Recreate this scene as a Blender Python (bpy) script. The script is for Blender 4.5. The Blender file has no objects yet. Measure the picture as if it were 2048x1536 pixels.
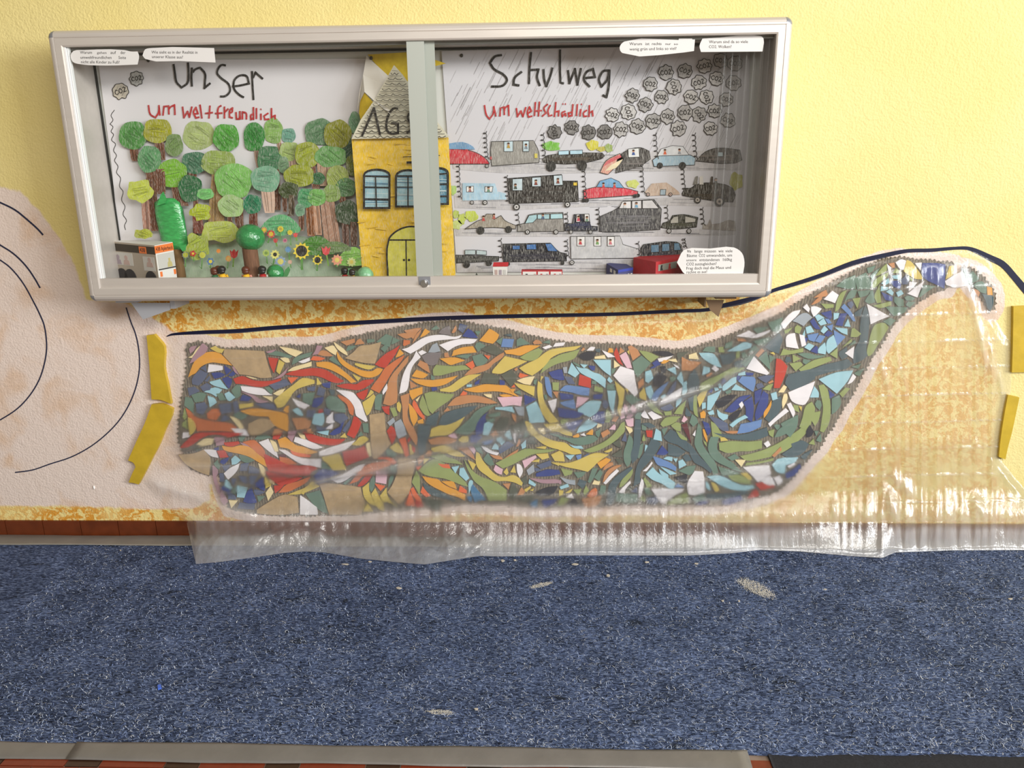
import bpy, bmesh, math, random
import numpy as np
from mathutils import Vector, Matrix

random.seed(7); RNG = np.random.default_rng(11)
SC = bpy.context.scene
COL = SC.collection

# ------------------------------------------------------------------ camera
F0 = 1552.1
CAM = np.array([0.0, -2.4, 1.2202])
def _basis(p, yaw, roll):
    cp, sp = math.cos(p), math.sin(p)
    f = np.array([math.sin(yaw)*cp, math.cos(yaw)*cp, -sp])
    r = np.array([math.cos(yaw), -math.sin(yaw), 0.0])
    u = np.cross(r, f)
    return r*math.cos(roll)+u*math.sin(roll), u*math.cos(roll)-r*math.sin(roll), f
RR, UU, FF = _basis(.2749, -.0368, -.0126)
cd = bpy.data.cameras.new('camera'); cam = bpy.data.objects.new('camera', cd); COL.objects.link(cam)
cd.sensor_width = 36; cd.lens = F0/2048*36; cd.clip_start = .05
cam.matrix_world = Matrix(((RR[0], UU[0], -FF[0], CAM[0]), (RR[1], UU[1], -FF[1], CAM[1]), (RR[2], UU[2], -FF[2], CAM[2]), (0, 0, 0, 1)))
SC.camera = cam

# ------------------------------------------------------------------ light
wd = bpy.data.worlds.new('world'); SC.world = wd; wd.use_nodes = True
wd.node_tree.nodes['Background'].inputs[0].default_value = (1.0, .86, .66, 1)
wd.node_tree.nodes['Background'].inputs[1].default_value = .31
def area(name, loc, target, sx, sy, power, col):
    l = bpy.data.lights.new(name, 'AREA'); l.shape = 'RECTANGLE'; l.size = sx; l.size_y = sy
    l.energy = power; l.color = col
    o = bpy.data.objects.new(name, l); COL.objects.link(o); o.location = loc
    o.rotation_euler = (Vector(target)-Vector(loc)).to_track_quat('-Z', 'Y').to_euler()
    return o
area('window_light', (8.6, -5.4, 2.7), (-.1, -.1, .9), 4.0, 2.8, 980, (.93, .97, 1.0))
area('fill_light_high', (1.4, -3.6, 2.85), (.1, 0, .9), 3.2, 1.0, 130, (1.0, .97, .92))  # added fill lamp, high behind the camera, to brighten the case inside
SC.view_settings.view_transform = 'Standard'; SC.view_settings.look = 'None'
SC.view_settings.gamma = 1; SC.view_settings.use_curve_mapping = False
SC.view_settings.exposure = 0.0

# ------------------------------------------------------------------ pixel -> place
def ray(px, py): return FF+RR*((px-1024)/F0)-UU*((py-768)/F0)
def W(px, py, y=0.0):
    d = ray(px, py); return CAM+d*((y-CAM[1])/d[1])
def Fl(px, py, z=0.0):
    d = ray(px, py); return CAM+d*((z-CAM[2])/d[2])
def pj(P):
    d = np.asarray(P)-CAM; w = d@FF
    return 1024+F0*(d@RR)/w, 768-F0*(d@UU)/w

# ------------------------------------------------------------------ colours and materials
def lin(c):
    c = np.asarray(c, float)/255
    return tuple(np.where(c <= .04045, c/12.92, ((c+.055)/1.055)**2.4))
MATS = {}
def mat(name, rgb=(200, 200, 200), rough=.6, metal=0, spec=.5, noise=0, nscale=40, bump=0, bscale=200, alpha=None, stretch=None):
    if name in MATS: return MATS[name]
    m = bpy.data.materials.new(name); m.use_nodes = True; nt = m.node_tree
    b = nt.nodes['Principled BSDF']; c = lin(rgb)+(1,)
    b.inputs['Base Color'].default_value = c; b.inputs['Roughness'].default_value = rough
    b.inputs['Metallic'].default_value = metal; b.inputs['Specular IOR Level'].default_value = spec
    if noise or bump:
        tc = nt.nodes.new('ShaderNodeTexCoord'); src = tc.outputs['Object']
        if stretch:
            mp = nt.nodes.new('ShaderNodeMapping'); mp.inputs['Scale'].default_value = stretch
            nt.links.new(src, mp.inputs[0]); src = mp.outputs[0]
    if noise:
        n = nt.nodes.new('ShaderNodeTexNoise'); n.inputs['Scale'].default_value = nscale; n.inputs['Detail'].default_value = 5
        mx = nt.nodes.new('ShaderNodeMix'); mx.data_type = 'RGBA'; mx.blend_type = 'MULTIPLY'
        rp = nt.nodes.new('ShaderNodeValToRGB')
        rp.color_ramp.elements[0].position = .3; rp.color_ramp.elements[1].position = .7
        k = 1-noise; rp.color_ramp.elements[0].color = (k, k, k, 1); rp.color_ramp.elements[1].color = (1+noise*.3,)*3+(1,)
        mx.inputs['Factor'].default_value = 1; mx.inputs['A'].default_value = c
        nt.links.new(src, n.inputs['Vector']); nt.links.new(n.outputs['Fac'], rp.inputs[0])
        nt.links.new(rp.outputs[0], mx.inputs['B']); nt.links.new(mx.outputs['Result'], b.inputs['Base Color'])
    if bump:
        n2 = nt.nodes.new('ShaderNodeTexNoise'); n2.inputs['Scale'].default_value = bscale; n2.inputs['Detail'].default_value = 3
        bp = nt.nodes.new('ShaderNodeBump'); bp.inputs['Strength'].default_value = bump; bp.inputs['Distance'].default_value = .002
        nt.links.new(src, n2.inputs['Vector']); nt.links.new(n2.outputs['Fac'], bp.inputs['Height']); nt.links.new(bp.outputs[0], b.inputs['Normal'])
    MATS[name] = m
    return m
# hand coloured paper: each face carries the pencil's own colour, the grain lets the paper through
def paper_mat():
    m = bpy.data.materials.new('pencil_on_paper'); m.use_nodes = True; nt = m.node_tree; b = nt.nodes['Principled BSDF']
    at = nt.nodes.new('ShaderNodeAttribute'); at.attribute_name = 'Col'
    tc = nt.nodes.new('ShaderNodeTexCoord')
    mp = nt.nodes.new('ShaderNodeMapping'); mp.inputs['Rotation'].default_value = (0, .6, 0); mp.inputs['Scale'].default_value = (1, 1, .16)
    n = nt.nodes.new('ShaderNodeTexNoise'); n.inputs['Scale'].default_value = 620; n.inputs['Detail'].default_value = 3
    n3 = nt.nodes.new('ShaderNodeTexNoise'); n3.inputs['Scale'].default_value = 45; n3.inputs['Detail'].default_value = 2
    rp = nt.nodes.new('ShaderNodeMapRange'); rp.inputs[1].default_value = .46; rp.inputs[2].default_value = .72; rp.inputs[3].default_value = 0; rp.inputs[4].default_value = .42
    rp2 = nt.nodes.new('ShaderNodeMapRange'); rp2.inputs[1].default_value = .3; rp2.inputs[2].default_value = .7; rp2.inputs[3].default_value = .86; rp2.inputs[4].default_value = 1.14
    mul = nt.nodes.new('ShaderNodeMath'); mul.operation = 'MULTIPLY'
    mx = nt.nodes.new('ShaderNodeMix'); mx.data_type = 'RGBA'; mx.inputs['B'].default_value = lin((226, 222, 214))+(1,)
    vm = nt.nodes.new('ShaderNodeMix'); vm.data_type = 'RGBA'; vm.blend_type = 'MULTIPLY'; vm.inputs['Factor'].default_value = 1
    cb = nt.nodes.new('ShaderNodeCombineColor')
    L = nt.links.new
    L(tc.outputs['Object'], mp.inputs[0]); L(mp.outputs[0], n.inputs['Vector']); L(tc.outputs['Object'], n3.inputs['Vector'])
    L(n.outputs['Fac'], rp.inputs[0]); L(n3.outputs['Fac'], rp2.inputs[0])
    L(rp.outputs[0], mul.inputs[0]); L(at.outputs['Alpha'], mul.inputs[1])
    L(at.outputs['Color'], vm.inputs['A'])
    for i in range(3): L(rp2.outputs[0], cb.inputs[i])
    L(cb.outputs[0], vm.inputs['B']); L(vm.outputs['Result'], mx.inputs['A']); L(mul.outputs[0], mx.inputs['Factor'])
    L(mx.outputs['Result'], b.inputs['Base Color']); b.inputs['Roughness'].default_value = .75; b.inputs['Specular IOR Level'].default_value = .2
    return m
PAPER = paper_mat()

# ------------------------------------------------------------------ objects
def link(name, me, parent=None, kind=None):
    o = bpy.data.objects.new(name, me); COL.objects.link(o)
    if parent is not None: o.parent = parent; o.matrix_parent_inverse = parent_inv(parent)
    if kind: o['kind'] = kind
    return o
def parent_inv(p):
    M = Matrix.Translation(p.location) if p.parent is None else parent_mat(p)
    return M.inverted()
def parent_mat(p):
    return parent_mat(p.parent)@p.matrix_parent_inverse@Matrix.Translation(p.location) if p.parent else Matrix.Translation(p.location)
def empty(name, loc, label, cat, group=None):
    o = bpy.data.objects.new(name, None); COL.objects.link(o); o.location = tuple(loc); o.empty_display_size = .05
    return tag(o, label, cat, group)
def tag(o, label, cat, group=None):
    o['label'] = label; o['category'] = cat
    if group: o['group'] = group
    return o
def mesh(name, v, f, m=None, smooth=False, mats=None, mi=None):
    me = bpy.data.meshes.new(name); me.from_pydata([tuple(map(float, p)) for p in v], [], f)
    for q in (mats or ([m] if m else [])): me.materials.append(q)
    if mi is not None: me.polygons.foreach_set('material_index', np.asarray(mi, np.int32))
    if smooth: me.polygons.foreach_set('use_smooth', np.ones(len(f), bool))
    me.update(); return me
class MB:
    """collects shapes into one mesh"""
    def __init__(s): s.v = []; s.f = []; s.mi = []; s.sm = []
    def add(s, v, f, mi=0, sm=False):
        n = len(s.v); s.v += [tuple(map(float, p)) for p in v]; s.f += [tuple(i+n for i in q) for q in f]
        s.mi += [mi]*len(f); s.sm += [sm]*len(f)
    def box(s, a, b, mi=0):
        (x0, y0, z0), (x1, y1, z1) = a, b
        s.add([(x0, y0, z0), (x1, y0, z0), (x1, y1, z0), (x0, y1, z0), (x0, y0, z1), (x1, y0, z1), (x1, y1, z1), (x0, y1, z1)],
              [(0, 3, 2, 1), (4, 5, 6, 7), (0, 1, 5, 4), (1, 2, 6, 5), (2, 3, 7, 6), (3, 0, 4, 7)], mi)
    def prism(s, front, back, mi=0):
        n = len(front); a = 0.0
        for i in range(n): a += front[i][0]*front[(i+1) % n][2]-front[(i+1) % n][0]*front[i][2]
        if a < 0: front = front[::-1]; back = back[::-1]
        s.add(list(front)+list(back), [tuple(range(n)), tuple(range(2*n-1, n-1, -1))]+[(i, i+n, (i+1) % n+n, (i+1) % n) for i in range(n)], mi)
    def tube(s, pts, r, n=8, mi=0, cap=True):
        pts = [np.asarray(p, float) for p in pts]; rs = r if hasattr(r, '__len__') else [r]*len(pts)
        v = []; f = []
        for i, p in enumerate(pts):
            t = pts[min(i+1, len(pts)-1)]-pts[max(i-1, 0)]; t /= np.linalg.norm(t)+1e-12
            a = np.cross(t, (0, 0, 1) if abs(t[2]) < .9 else (1, 0, 0)); a /= np.linalg.norm(a); b = np.cross(t, a)
            for k in range(n):
                w = 2*math.pi*k/n; v.append(p+rs[i]*(a*math.cos(w)+b*math.sin(w)))
        for i in range(len(pts)-1):
            for k in range(n):
                f.append((i*n+k, i*n+(k+1) % n, (i+1)*n+(k+1) % n, (i+1)*n+k))
        s.add(v, f, mi, True)
        if cap: s.add(v[:n], [tuple(range(n))[::-1]], mi); s.add(v[-n:], [tuple(range(n))], mi)
    def ball(s, c, r, nu=14, nv=9, mi=0, wob=0, z0=0):
        rx, ry, rz = r if hasattr(r, '__len__') else (r, r, r)
        v = []; f = []
        for j in range(nv+1):
            th = math.pi*j/nv
            for i in range(nu):
                ph = 2*math.pi*i/nu; k = 1+wob*(random.random()-.5) if 0 < j < nv else 1
                v.append((c[0]+rx*k*math.sin(th)*math.cos(ph), c[1]+ry*k*math.sin(th)*math.sin(ph), c[2]+rz*k*math.cos(th)))
        for j in range(nv):
            for i in range(nu):
                f.append((j*nu+i, (j+1)*nu+i, (j+1)*nu+(i+1) % nu, j*nu+(i+1) % nu))
        s.add(v, f, mi, True)
    def build(s, name, mats, parent=None, kind=None):
        if not isinstance(mats, (list, tuple)): mats = [mats]
        me = mesh(name, s.v, s.f, mats=mats, mi=s.mi)
        me.polygons.foreach_set('use_smooth', np.array(s.sm, bool))
        return link(name, me, parent, kind)
def smooth_poly(P, corner=45, k=3, closed=True):
    """rounds the gentle bends of an outline, keeps its sharp corners"""
    P = [np.asarray(p, float) for p in P]; n = len(P); tan = []
    for i in range(n):
        a = P[i]-P[i-1]; b = P[(i+1) % n]-P[i]
        la, lb = np.linalg.norm(a)+1e-9, np.linalg.norm(b)+1e-9
        ang = math.degrees(math.acos(max(-1, min(1, a@b/la/lb))))
        end = not closed and i in (0, n-1)
        tan.append(None if ang > corner or end else (a/la+b/lb)/2)
    out = []
    for i in range(n if closed else n-1):
        p, q = P[i], P[(i+1) % n]; L = np.linalg.norm(q-p); out.append(p)
        t0, t1 = tan[i], tan[(i+1) % n]
        if t0 is None and t1 is None: continue
        d = (q-p)/(L+1e-9); t0 = d if t0 is None else t0; t1 = d if t1 is None else t1
        for j in range(1, k):
            t = j/k; h = (2*t**3-3*t*t+1, t**3-2*t*t+t, -2*t**3+3*t*t, t**3-t*t)
            out.append(h[0]*p+h[1]*L*t0+h[2]*q+h[3]*L*t1)
    if not closed: out.append(P[-1])
    return out
def slab(name, poly, y0, y1, m, parent=None, corner=45, k=3):
    """flat piece lying on the wall, front at y0, back at y1, outline given as sighted"""
    P = smooth_poly(poly, corner, k) if k > 1 else poly
    fr = [W(p[0], p[1], y0) for p in P]; bk = [(p[0], y1, p[2]) for p in fr]
    b = MB(); b.prism(fr, bk); return b.build(name, m, parent)
def ribbon_pts(P, w, closed=False):
    """outline strip along a polyline in sighted coordinates; w scalar or per point"""
    P = [np.asarray(p, float) for p in P]; n = len(P); ws = w if hasattr(w, '__len__') else [w]*n
    L = []; R = []
    for i in range(n):
        t = P[min(i+1, n-1)]-P[max(i-1, 0)]; t = t/(np.linalg.norm(t)+1e-9); nn = np.array([-t[1], t[0]])
        L.append(P[i]+nn*ws[i]/2); R.append(P[i]-nn*ws[i]/2)
    return L, R
def ribbon(b, P, w, y, mi=0, thick=None):
    L, R = ribbon_pts(P, w); v = [W(p[0], p[1], y) for p in L]+[W(p[0], p[1], y) for p in R]; n = len(L)
    f = [(i, i+1, n+i+1, n+i) for i in range(n-1)]
    if thick:
        v2 = [(p[0], y+thick, p[2]) for p in v]; m = 2*n; v = v+v2
        f += [(i, m+i, m+i+1, i+1) for i in range(n-1)]+[(n+i, n+i+1, m+n+i+1, m+n+i) for i in range(n-1)]+[(0, n, m+n, m), (n-1, m+n-1, m+2*n-1, 2*n-1)]
    b.add(v, f, mi)
class Flat:
    """a drawing: layers of coloured paper and pencil, each a hair in front of the last"""
    def __init__(s, y, step=.00025): s.y = y; s.step = step; s.v = []; s.f = []; s.c = []
    def poly(s, P, rgb, grain=1.0, corner=50, k=2):
        P = smooth_poly(P, corner, k) if k > 1 and len(P) > 3 else P
        s.y -= s.step; n = len(s.v); a = sum(P[i][0]*P[(i+1) % len(P)][1]-P[(i+1) % len(P)][0]*P[i][1] for i in range(len(P)))
        if a > 0: P = P[::-1]
        s.v += [W(p[0], p[1], s.y) for p in P]; s.f.append(tuple(range(n, n+len(P)))); s.c.append(lin(rgb)+(grain,))
        return s
    def ell(s, cx, cy, rx, ry, rgb, grain=1.0, n=16, wob=0, rot=0):
        P = []
        for i in range(n):
            t = 2*math.pi*i/n; k = 1+wob*(random.random()-.5)*2; x, y = rx*k*math.cos(t), ry*k*math.sin(t)
            P.append((cx+x*math.cos(rot)-y*math.sin(rot), cy+x*math.sin(rot)+y*math.cos(rot)))
        return s.poly(P, rgb, grain, 180, 2)
    def line(s, P, w, rgb, grain=.3):
        P = [np.asarray(p, float) for p in P]
        for i in range(1, len(P)-1):    # a sharp turn of the pencil starts a new stroke
            a, b_ = P[i]-P[i-1], P[i+1]-P[i]; la, lb = np.linalg.norm(a), np.linalg.norm(b_)
            if la > .6 and lb > .6 and a@b_ < .3*la*lb: s.line(P[:i]+[P[i]+a/la*w*.45], w, rgb, grain); return s.line([P[i]-b_/lb*w*.45]+P[i+1:], w, rgb, grain)
        L, R = ribbon_pts(P, w); s.y -= s.step; n = len(s.v); m = len(L)
        s.v += [W(p[0], p[1], s.y) for p in L]+[W(p[0], p[1], s.y) for p in R]
        for i in range(m-1): s.f.append((n+i, n+i+1, n+m+i+1, n+m+i)); s.c.append(lin(rgb)+(grain,))
        return s
    def loop(s, P, w, rgb, grain=.3): return s.line(list(P)+[P[0], P[1]], w, rgb, grain)
    def build(s, name, parent=None):
        me = mesh(name, s.v, s.f, PAPER)
        at = me.color_attributes.new('Col', 'FLOAT_COLOR', 'CORNER'); a = np.zeros((len(me.loops), 4), np.float32)
        for p, c in zip(me.polygons, s.c): a[p.loop_start:p.loop_start+p.loop_total] = c
        at.data.foreach_set('color', a.ravel()); return link(name, me, parent)
def hand(P, w):  # a wobbly pencil line
    return smooth_poly([np.array(p, float) for p in P], 70, 4, closed=False)
def pts(s, ox=0, oy=0, k=1.0):
    return [(ox+float(a.split(',')[0])*k, oy+float(a.split(',')[1])*k) for a in s.split()]
TXT = None
def text_mesh(rows, y, m, parent, name='lettering', shear=0):
    """printed words: (string, x0, x1, baseline left, baseline right, letter height), all as sighted"""
    b = MB()
    for (t, x0, x1, ya, yb, h) in rows:
        cu = bpy.data.curves.new('t', 'FONT'); cu.body = t; cu.size = 1; cu.resolution_u = 2; cu.shear = shear
        o = bpy.data.objects.new('t', cu); COL.objects.link(o)
        dg = bpy.context.evaluated_depsgraph_get(); me = bpy.data.meshes.new_from_object(o.evaluated_get(dg))
        V = np.array([v.co[:] for v in me.vertices]); F = [tuple(p.vertices) for p in me.polygons]
        sx = (x1-x0)/(V[:, 0].max()-V[:, 0].min()); xm = V[:, 0].min()
        q = []
        for p in V:
            u = (p[0]-xm)*sx; q.append(W(x0+u, ya+(yb-ya)*u/(x1-x0)-p[1]*h/.72, y))
        b.add(q, F)
        bpy.data.objects.remove(o); bpy.data.curves.remove(cu); bpy.data.meshes.remove(me)
    return b.build(name, m, parent)

# ================================================================== the setting
BED = pts('373,690 395,685 420,690 450,697 500,697 540,694 575,692 610,693 650,690 690,678 740,667 780,660 830,650 865,645 900,643 925,643 960,652 1010,658 1060,672 1110,683 1140,687 1180,689 1220,689 1255,691 1290,694 1350,701 1385,697 1430,683 1480,662 1530,642 1570,625 1610,597 1650,575 1690,553 1730,532 1770,519 1800,515 1830,521 1870,523 1908,527 1906,545 1893,578 1870,582 1838,603 1800,634 1782,655 1762,690 1742,717 1727,747 1714,772 1703,792 1683,822 1670,848 1652,872 1640,893 1612,922 1582,957 1562,976 1530,991 1490,1003 1440,1010 1380,1012 1300,1012 1250,1010 1200,1014 1150,1013 1100,1016 1050,1014 1000,1009 930,1009 880,1013 830,1019 760,1023 700,1029 600,1030 540,1029 500,1024 460,1016 446,985 440,948 418,950 380,936 370,912 357,880 359,840 364,800 369,770 374,740 375,710')
BED2 = pts('1924,534 1940,537 1955,545 1972,560 1985,575 1990,592 1990,612 1982,625 1974,612 1962,592 1948,580 1936,566 1928,550')
def sdf(poly, X, Y):
    P = np.array(poly, float); d = np.full(X.shape, 1e9); ins = np.zeros(X.shape, bool)
    for i in range(len(P)):
        (ax, ay), (bx, by) = P[i], P[(i+1) % len(P)]; ex, ey = bx-ax, by-ay
        t = np.clip(((X-ax)*ex+(Y-ay)*ey)/(ex*ex+ey*ey+1e-9), 0, 1)
        d = np.minimum(d, np.hypot(X-ax-t*ex, Y-ay-t*ey))
        c = ((ay > Y) != (by > Y)) & (X < (bx-ax)*(Y-ay)/((by-ay) if by != ay else 1e-9)+ax); ins ^= c
    return np.where(ins, -d, d)
def sstep(a, b, x): t = np.clip((x-a)/(b-a), 0, 1); return t*t*(3-2*t)

def wall_back():
    xs = np.arange(-2.6, 2.5, .008); zs = np.arange(.058, 2.3, .008); nx, nz = len(xs), len(zs)
    X, Z = np.meshgrid(xs, zs); Pn = np.stack([X, 0*X, Z], -1).reshape(-1, 3)
    px, py = pj(Pn)
    WR = pts('-700,700 -400,420 -150,365 0,374 40,382 85,430 120,478 150,530 172,600 250,606 300,632 345,663 375,672 420,700 420,1000 385,1017 300,1019 150,1012 -700,1010')
    bare = 1-sstep(-16, 16, sdf(WR, px, py))
    edge = np.minimum(sdf(BED, px, py), sdf(BED2, px, py)); bare = np.maximum(bare, 1-sstep(12, 26, edge))
    OR = pts('-700,1000 120,1006 420,1000 400,720 330,690 255,640 240,560 700,520 1480,560 1560,590 1680,548 1800,515 1930,530 1985,600 2000,800 1985,940 2060,1030 2060,1100 -700,1100')
    ora = 1-sstep(-18, 18, sdf(OR, px, py))
    fade = 1-.38*sstep(1350, 1700, px)
    v = [tuple(p) for p in Pn]; idx = np.arange(nx*nz).reshape(nz, nx)
    f = np.stack([idx[:-1, :-1], idx[:-1, 1:], idx[1:, 1:], idx[1:, :-1]], -1).reshape(-1, 4)
    me = bpy.data.meshes.new('wall_back'); me.from_pydata(v, [], f.tolist())
    for nm, a in (('bare', bare), ('sponge', ora*fade)):
        at = me.attributes.new(nm, 'FLOAT', 'POINT'); at.data.foreach_set('value', a.astype(np.float32))
    m = bpy.data.materials.new('painted_plaster'); m.use_nodes = True; nt = m.node_tree; b = nt.nodes['Principled BSDF']; L = nt.links.new
    tc = nt.nodes.new('ShaderNodeTexCoord')
    def nz_(scale, det=4, dist=0, rough=.5):
        n = nt.nodes.new('ShaderNodeTexNoise'); n.inputs['Scale'].default_value = scale; n.inputs['Detail'].default_value = det
        n.inputs['Distortion'].default_value = dist; n.inputs['Roughness'].default_value = rough; L(tc.outputs['Object'], n.inputs['Vector']); return n.outputs['Fac']
    def ramp(src, a, b_, lo=0, hi=1):
        r = nt.nodes.new('ShaderNodeMapRange'); r.interpolation_type = 'SMOOTHSTEP'; r.inputs[1].default_value = a; r.inputs[2].default_value = b_
        r.inputs[3].default_value = lo; r.inputs[4].default_value = hi; L(src, r.inputs[0]); return r.outputs[0]
    def mix(fac, A, B, mode='MIX'):
        x = nt.nodes.new('ShaderNodeMix'); x.data_type = 'RGBA'; x.blend_type = mode
        for s_, q in (('Factor', fac), ('A', A), ('B', B)):
            if isinstance(q, bpy.types.NodeSocket): L(q, x.inputs[s_])
            else: x.inputs[s_].default_value = q
        return x.outputs['Result']
    def math_(op, a, b_):
        x = nt.nodes.new('ShaderNodeMath'); x.operation = op
        for i, q in enumerate((a, b_)):
            if isinstance(q, bpy.types.NodeSocket): L(q, x.inputs[i])
            else: x.inputs[i].default_value = q
        return x.outputs[0]
    def att(n):
        a = nt.nodes.new('ShaderNodeAttribute'); a.attribute_name = n; return a.outputs['Fac']
    c4 = lambda r, g, bb: lin((r, g, bb))+(1,)
    yel = mix(ramp(nz_(3, 3), .3, .7), c4(*YEL_A), c4(*YEL_B))
    # sponged orange over pale straw
    pat = math_('ADD', math_('MULTIPLY', nz_(34, 6, 1.1, .62), .75), math_('MULTIPLY', nz_(95, 3), .25))
    spo = mix(ramp(pat, .46, .53), c4(*STRAW), c4(*ORANGE))
    spo2 = mix(ramp(nz_(5, 3), .45, .68, 0, .6), spo, c4(*STRAW))
    col = mix(ramp(att('sponge'), .1, .55, 0, 1), yel, spo2)
    col = mix(math_('MULTIPLY', att('sponge'), 1.0), yel, col)
    wh = mix(ramp(nz_(7, 5, .6), .48, .72, 0, .75), c4(*BARE), c4(*BARE_B))
    k = math_('ADD', att('bare'), math_('MULTIPLY', math_('SUBTRACT', nz_(30, 4), .5), .5))
    col = mix(math_('MULTIPLY', ramp(k, .35, .65), .93), col, wh)
    L(col, b.inputs['Base Color']); b.inputs['Roughness'].default_value = .62; b.inputs['Specular IOR Level'].default_value = .35
    h = math_('ADD', nz_(150, 3), math_('MULTIPLY', nz_(45, 3, .5), .8))
    bp = nt.nodes.new('ShaderNodeBump'); bp.inputs['Strength'].default_value = .5; bp.inputs['Distance'].default_value = .0045
    L(h, bp.inputs['Height']); L(bp.outputs[0], b.inputs['Normal'])
    me.materials.append(m); return link('wall_back', me, None, 'structure')
YEL_A = (221, 203, 132); YEL_B = (225, 208, 143); STRAW = (232, 210, 140); ORANGE = (212, 148, 54); BARE = (224, 206, 198); BARE_B = (212, 178, 152)
wall = wall_back()

ink = mat('blue_black_ink', (28, 34, 62), .5)
for P, w in (('-40,388 0,405 30,420 55,440 75,458 86,470', 3.2), ('-30,470 0,490 25,506 50,530 68,555 80,576', 2.8),
             ('-30,502 0,520 20,535 45,565 65,600 80,630 88,650 93,685 93,700 88,730 78,760 60,790 35,817 0,840 -30,856', 2.4),
             ('252,615 262,645 270,665 276,690 279,720 278,745 270,780 255,815 235,845 205,875 175,897 140,915 100,928 65,940 30,945', 2.2)):
    b = MB(); ribbon(b, hand(pts(P), w), w, -.0012, 0, .0009); b.build('drawn_arc', ink, wall)
b = MB(); b.ball(W(188, 975, -.002), (.003, .003, .007)); b.build('filler_blob', mat('filler', (235, 232, 228)), wall)

# floor of small red and dark clay tiles, mostly under the felt
grout = mat('floor_grout', (150, 130, 115), .9, bump=.2)
b = MB(); b.box((-2.6, -3.2, -.03), (2.5, .02, -.003)); floor = b.build('floor', grout, None, 'structure')
red_t = mat('clay_red', (122, 50, 28), .35, noise=.15, nscale=60); dark_t = mat('clay_dark', (62, 40, 28), .35, noise=.2, nscale=60)
y = -1.068
for r in range(3):
    hgt = .05 if r == 0 else .1; x = Fl(129, 1526)[0]-.138-(.141+.074)*2+.002 if r == 0 else -1.32-(.17*r % .1)
    k = 0
    if r == 0: y1 = -1.018; y0 = -1.063
    elif r == 1: y1 = -1.066; y0 = -1.166
    else: y1 = -1.169; y0 = -1.269
    while x < .62:
        wdt = (.138 if k % 2 == 0 else .071) if r == 0 else .1
        b = MB(); b.box((x, y0, -.004), (x+wdt, y1, 0)); b.build('tile', (red_t if k % 2 == 0 else dark_t) if r == 0 else red_t, floor)
        x += wdt+.003; k += 1

# clay skirting tiles
bb = MB(); bb.box((-2.6, .002, -.003), (2.5, .02, .0585)); base = bb.build('baseboard_back', mat('skirting_joint', (120, 96, 84), .9), None, 'structure')
sk = mat('clay_brown', (104, 48, 22), .32, noise=.25, nscale=25)
x = -1.7175-.1325*5
while x < 2.3:
    b = MB(); b.box((x+.001, -.006, 0), (x+.1312, .003, .0575)); b.build('tile', sk, base); x += .1325

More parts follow.
